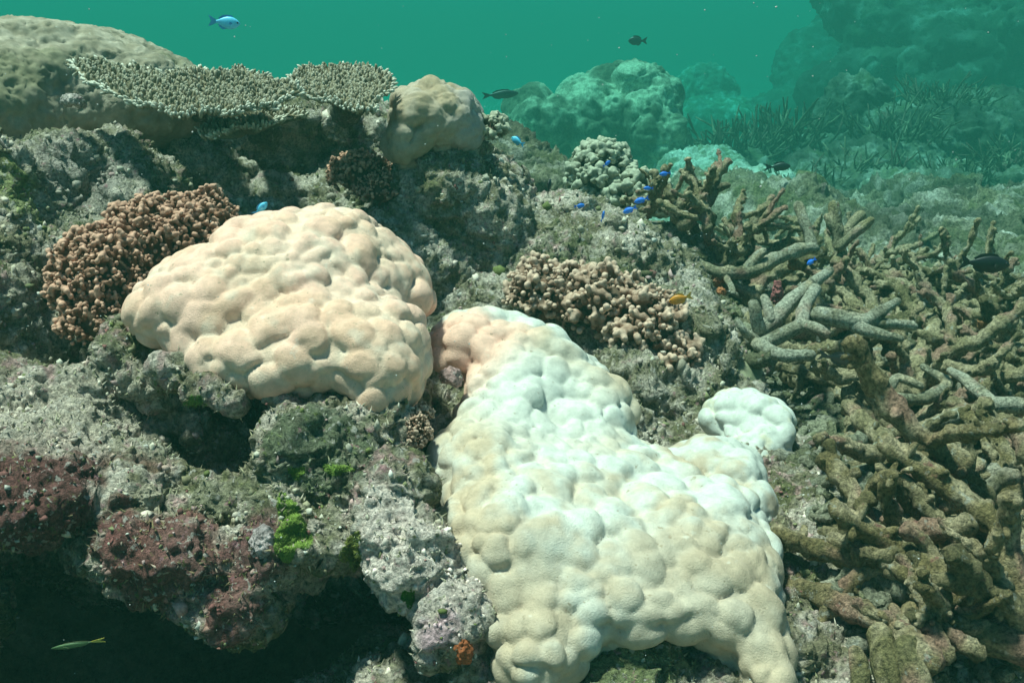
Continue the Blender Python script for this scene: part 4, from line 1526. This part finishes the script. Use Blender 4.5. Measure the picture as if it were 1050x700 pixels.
def on_rock(px, py, off=.004):
    d = Vector(ray(px, py))
    loc, no, _, _ = RBVH.ray_cast(Vector(CAM), d.normalized())
    if loc is None:
        loc, no = hit(px, py)
    return float((np.array(loc) - CAM) @ FWD) + off
lump('stone', 'cream crusted stone perched on the dark pink rocks', 'stone', 152, 511, on_rock(152, 511), 11, 14, .018, (0.48, 0.40, 0.30), 1)
lump('stone', 'pinkish white crusted stone beside the largest algae cushion', 'stone', 272, 556, on_rock(272, 556), 14, 17, .018, (0.50, 0.40, 0.40), 2)
lump('stone', 'pale crust lump right of the largest algae cushion', 'stone', 325, 545, on_rock(325, 545), 10, 12, .014, (0.46, 0.38, 0.32), 3)
lump('sponge', 'rust orange sponge at the foot of the bleached colony', 'sponge', 475, 666, on_rock(475, 666), 7, 14, .012, (0.30, 0.085, 0.03), 4)
lump('sponge', 'red sponge finger under the long arching branch', 'sponge', 797, 301, 2.1, 5, 13, .012, (0.30, 0.10, 0.10), 5)
lump('sponge', 'small orange sponge under the arching dead branch', 'sponge', 736, 286, 2.2, 7, 8, .014, (0.27, 0.12, 0.07), 6)
lump('sponge', 'round orange sponge below the small one under the branch', 'sponge', 740, 298, 2.18, 5, 4, .01, (0.34, 0.13, 0.06), 7)
lump('sponge', 'orange brown sponge on the rubble near the right edge', 'sponge', 1010, 328, 2.1, 7, 10, .015, (0.26, 0.13, 0.06), 8)
lump('sponge', 'orange sponge on the branch near the upright pale finger', 'sponge', 815, 271, 2.25, 8, 5, .012, (0.22, 0.12, 0.06), 9)
lump('stone', 'pink crust knob on the dead patch between tan dome and bleached colony', 'stone', 463, 386, 1.36, 11, 8, .02, (0.46, 0.28, 0.27), 10)
lump('stone', 'white shell like crust on the left slope', 'stone', 75, 103, 2.0, 12, 6, .02, (0.55, 0.45, 0.42), 11)
lump('stone', 'crust lump beside the lower right foot of the bleached colony', 'stone', 735, 668, on_rock(735, 668), 9, 12, .014, (0.42, 0.34, 0.34), 12)

def particles(n, seed):
    rng = np.random.default_rng(seed)
    p = np.array([P(rng.uniform(-40, 1090), rng.uniform(-20, 720), D) for D in rng.uniform(.55, 3.2, n)])
    s = rng.uniform(.0003, .0008, n) * (.5 + .5 * ((p - CAM) @ FWD))
    v = ICO_V[None] * s[:, None, None] * rng.uniform(.6, 1.4, (n, 12, 1)) + p[:, None]
    f = ICO_F[None] + (np.arange(n) * 12)[:, None, None]
    me = mesh_from('suspended_particles', v.reshape(-1, 3), f.reshape(-1, 3))
    set_col(me, np.full((n * 12, 3), .55))
    o = link('suspended_particles', me, M_BITS)
    tag(o, 'tiny pale specks drifting in the water', kind='stuff')
particles(420, 83)

# ================================================================== FISH
def solid_fin(pts, th):
    """a thin but solid fin from an outline in the fish's own xz plane"""
    n = len(pts)
    v = [(x, th, z) for x, z in pts] + [(x, -th, z) for x, z in pts]
    f = [tuple(range(n)), tuple(range(2 * n - 1, n - 1, -1))]
    f += [(i, i + n, (i + 1) % n + n, (i + 1) % n) for i in range(n)]
    return np.array(v), f

FISH_MATS = {}
def fmat(key, col, rough=.45):
    if key not in FISH_MATS:
        FISH_MATS[key] = flat_mat(key, col, rough, .18, 90, .1, .5)
    return FISH_MATS[key]

def fish(name, label, px, py, D, length_px, heading, pitch, body_h, cols, deep=.42, tail=.24, group=None, stripes=None):
    """heading: degrees in plan, 0 = swimming to the picture's right, 180 = left; length nose to tail tip"""
    L = length_px * D / FPX
    root = empty(name, P(px, py, D))
    tag(root, label, 'fish', group)
    root.rotation_euler = Euler((0, -R(pitch), R(heading)), 'XYZ')
    bl = L * (1 - tail)
    x0 = L / 2
    prof = [(0, .02), (.03, .22), (.09, .46), (.18, .72), (.30, .93), (.42, 1.0), (.55, .96), (.68, .80), (.80, .56), (.90, .34), (.97, .24), (1.0, .22)]
    V, F = [], []
    S = 14
    for t, r in prof:
        for s in range(S):
            a = s * 2 * math.pi / S
            zz = math.sin(a) * r * body_h * bl * .5
            V.append((x0 - t * bl, math.cos(a) * r * body_h * bl * .5 * deep, zz - .02 * bl * r * (zz < 0)))
    for k in range(len(prof) - 1):
        for s in range(S):
            F.append((k * S + s, k * S + (s + 1) % S, (k + 1) * S + (s + 1) % S, (k + 1) * S + s))
    F.append(tuple(range(S))[::-1])
    F.append(tuple(range((len(prof) - 1) * S, len(prof) * S)))
    bm, fm, tm = cols
    link('body', mesh_from('body', V, F), bm, root)
    xe = x0 - bl
    h = body_h * bl * .5
    tl = L * tail
    v, f = solid_fin([(xe + .03 * L, .2 * h), (xe - .35 * tl, .55 * h), (xe - tl, .95 * h), (xe - .62 * tl, 0), (xe - tl, -.95 * h), (xe - .35 * tl, -.55 * h), (xe + .03 * L, -.2 * h)], .004 * L)
    link('tail_fin', mesh_from('tail_fin', v, f, False), tm, root)
    def bx(t):
        return x0 - t * bl
    v, f = solid_fin([(bx(.28), .85 * h), (bx(.36), 1.22 * h), (bx(.55), 1.26 * h), (bx(.74), 1.12 * h), (bx(.90), .62 * h), (bx(.86), .36 * h), (bx(.6), .8 * h)], .004 * L)
    link('dorsal_fin', mesh_from('dorsal_fin', v, f, False), fm, root)
    v, f = solid_fin([(bx(.55), -.9 * h), (bx(.66), -1.22 * h), (bx(.80), -1.02 * h), (bx(.90), -.55 * h), (bx(.85), -.36 * h)], .004 * L)
    link('anal_fin', mesh_from('anal_fin', v, f, False), fm, root)
    for sd in (-1, 1):
        v, f = solid_fin([(0, .10 * h), (-.13 * bl, .26 * h), (-.17 * bl, -.04 * h), (-.10 * bl, -.22 * h)], .003 * L)
        o = link('pectoral_fin', mesh_from('pectoral_fin', v, f, False), fm, root)
        o.location = (bx(.30), sd * h * deep * .93, -.12 * h)
        o.rotation_euler = (0, 0, -sd * .5)
        ev = ICO_V * h * .17 * np.array([1, .5, 1])
        o = link('eye', mesh_from('eye', ev, [tuple(q) for q in ICO_F.tolist()]), M_EYE, root)
        o.location = (bx(.115), sd * h * deep * .50, .12 * h)
    return root
M_EYE = flat_mat('fish_eye', (0.01, 0.01, 0.012), .2, .1)
F_CYAN = (fmat('cyan_scales', (0.12, 0.60, 0.95)), fmat('cyan_fin', (0.05, 0.30, 0.62)), fmat('cyan_tail', (0.06, 0.36, 0.66)))
F_BLUE = (fmat('electric_blue_scales', (0.04, 0.24, 0.98)), fmat('blue_fin', (0.02, 0.12, 0.70)), fmat('blue_tail', (0.02, 0.14, 0.75)))
F_BLACK = (fmat('black_scales', (0.012, 0.013, 0.015)), fmat('black_fin', (0.010, 0.011, 0.014)), fmat('black_tail', (0.012, 0.012, 0.016)))
F_ORANGE = (fmat('orange_scales', (0.62, 0.24, 0.02)), fmat('orange_fin', (0.62, 0.30, 0.03)), fmat('orange_tail', (0.62, 0.34, 0.05)))
F_GREY = (fmat('grey_brown_scales', (0.16, 0.12, 0.10)), fmat('grey_fin', (0.11, 0.10, 0.09)), fmat('grey_tail', (0.12, 0.11, 0.10)))
F_GREEN = (fmat('olive_green_scales', (0.10, 0.17, 0.07)), fmat('olive_fin', (0.10, 0.14, 0.06)), fmat('yellow_tail', (0.50, 0.42, 0.08)))

fish('reef_fish', 'bright cyan blue fish swimming alone above the wide table coral', 230, 23, 1.9, 32, 8, -6, .50, F_CYAN)
fish('reef_fish', 'blue fish tilted upward just above the left shoulder of the tan dome', 267, 214, 1.55, 19, 20, 40, .50, F_CYAN)
fish('reef_fish', 'small cyan fish beside the cream coral sprig', 531, 145, 2.2, 17, 150, 25, .55, F_CYAN)
G = 'small electric blue fish around the thicket'
blue = [(622, 168, 8, 30, 30, 'blue fish in front of the pale bushy coral'), (594, 211, 9, 10, 5, 'leftmost tiny blue fish, low left of the pale bushy coral'),
        (618, 222, 10, 60, 55, 'blue fish with steep upward tilt under the pale bushy coral'), (634, 224, 8, 170, 10, 'tiny blue fish right of the steeply tilted one'),
        (646, 215, 12, 160, -25, 'longest blue fish, directly left of the thicket'), (658, 205, 12, 165, -20, 'blue fish upper right of the longest one'),
        (665, 193, 8, 180, 0, 'blue fish at the upper left corner of the thicket'), (682, 178, 9, 175, -10, 'highest blue fish above the thicket'),
        (681, 259, 8, 165, -15, 'blue fish in the dark hollow beside the pale lump'), (690, 273, 9, 185, 5, 'lowest blue fish in the dark hollow under the thicket'),
        (832, 268, 10, 130, -40, 'blue fish hiding by the upright pale finger'), (703, 55, 0, 0, 0, '')]
for x, y, l, hd, pt, lab in blue:
    if l:
        fish('reef_fish', lab, x, y, 2.12 if x < 700 else 2.0, l * 1.35, hd, pt, .46, F_BLUE, group=G)
fish('reef_fish', 'orange yellow fish hovering right of the pinkish bushy coral clump', 698, 306, 1.75, 25, 172, -18, .50, F_ORANGE)
fish('reef_fish', 'large black fish near the right edge in front of the pale slab', 1010, 270, 1.95, 52, 0, -4, .40, F_BLACK, tail=.18)
fish('reef_fish', 'tiny dark fish high in open water above the large coral head', 654, 42, 9.0, 20, 185, 0, .55, F_BLACK)
fish('reef_fish', 'slender dark fish left of the large coral head', 513, 97, 8.0, 38, 5, 4, .26, F_BLACK, tail=.2)
fish('reef_fish', 'black fish seen almost head on over the ridge slope', 563, 192, 2.1, 20, 75, 50, .6, F_BLACK)
fish('reef_fish', 'dark fork tailed fish over the sand channel', 797, 171, 4.8, 27, 355, 3, .42, F_BLACK, tail=.28)
fish('reef_fish', 'grey brown fish resting in the shadow under the pale prongs', 864, 368, 1.85, 50, 350, -8, .30, F_GREY, tail=.18)
fish('reef_fish', 'slim green fish with a yellow tail in the dark hollow', 80, 660, 1.05, 54, 188, -6, .13, F_GREEN, tail=.24)
fish('reef_fish', 'pale striped little fish at the left picture edge', 3, 148, 1.7, 22, 140, 30, .4, F_GREY)
# ---- haze: the water itself, an even volume round everything
def build_haze():
    x0, x1, y0, y1, z0, z1 = -160, 160, -70, 250, -8, 2.9
    v = [(x, y, z) for x in (x0, x1) for y in (y0, y1) for z in (z0, z1)]
    f = [(0, 1, 3, 2), (4, 6, 7, 5), (0, 4, 5, 1), (2, 3, 7, 6), (0, 2, 6, 4), (1, 5, 7, 3)]
    me = mesh_from('haze', v, f, smooth=False)
    m = bpy.data.materials.new('water_volume')
    m.use_nodes = True
    nt = m.node_tree
    nt.nodes.clear()
    out = N(nt, 'ShaderNodeOutputMaterial')
    pv = N(nt, 'ShaderNodeVolumePrincipled')
    pv.inputs['Color'].default_value = (*HAZE_COLOR, 1)
    pv.inputs['Absorption Color'].default_value = (*HAZE_ABSORB, 1)
    pv.inputs['Density'].default_value = HAZE_DENSITY
    pv.inputs['Anisotropy'].default_value = 0.0
    nt.links.new(pv.outputs[0], out.inputs['Volume'])
    o = link('haze', me, m)
    tag(o, 'green sea water filling the whole place', kind='stuff')
build_haze()
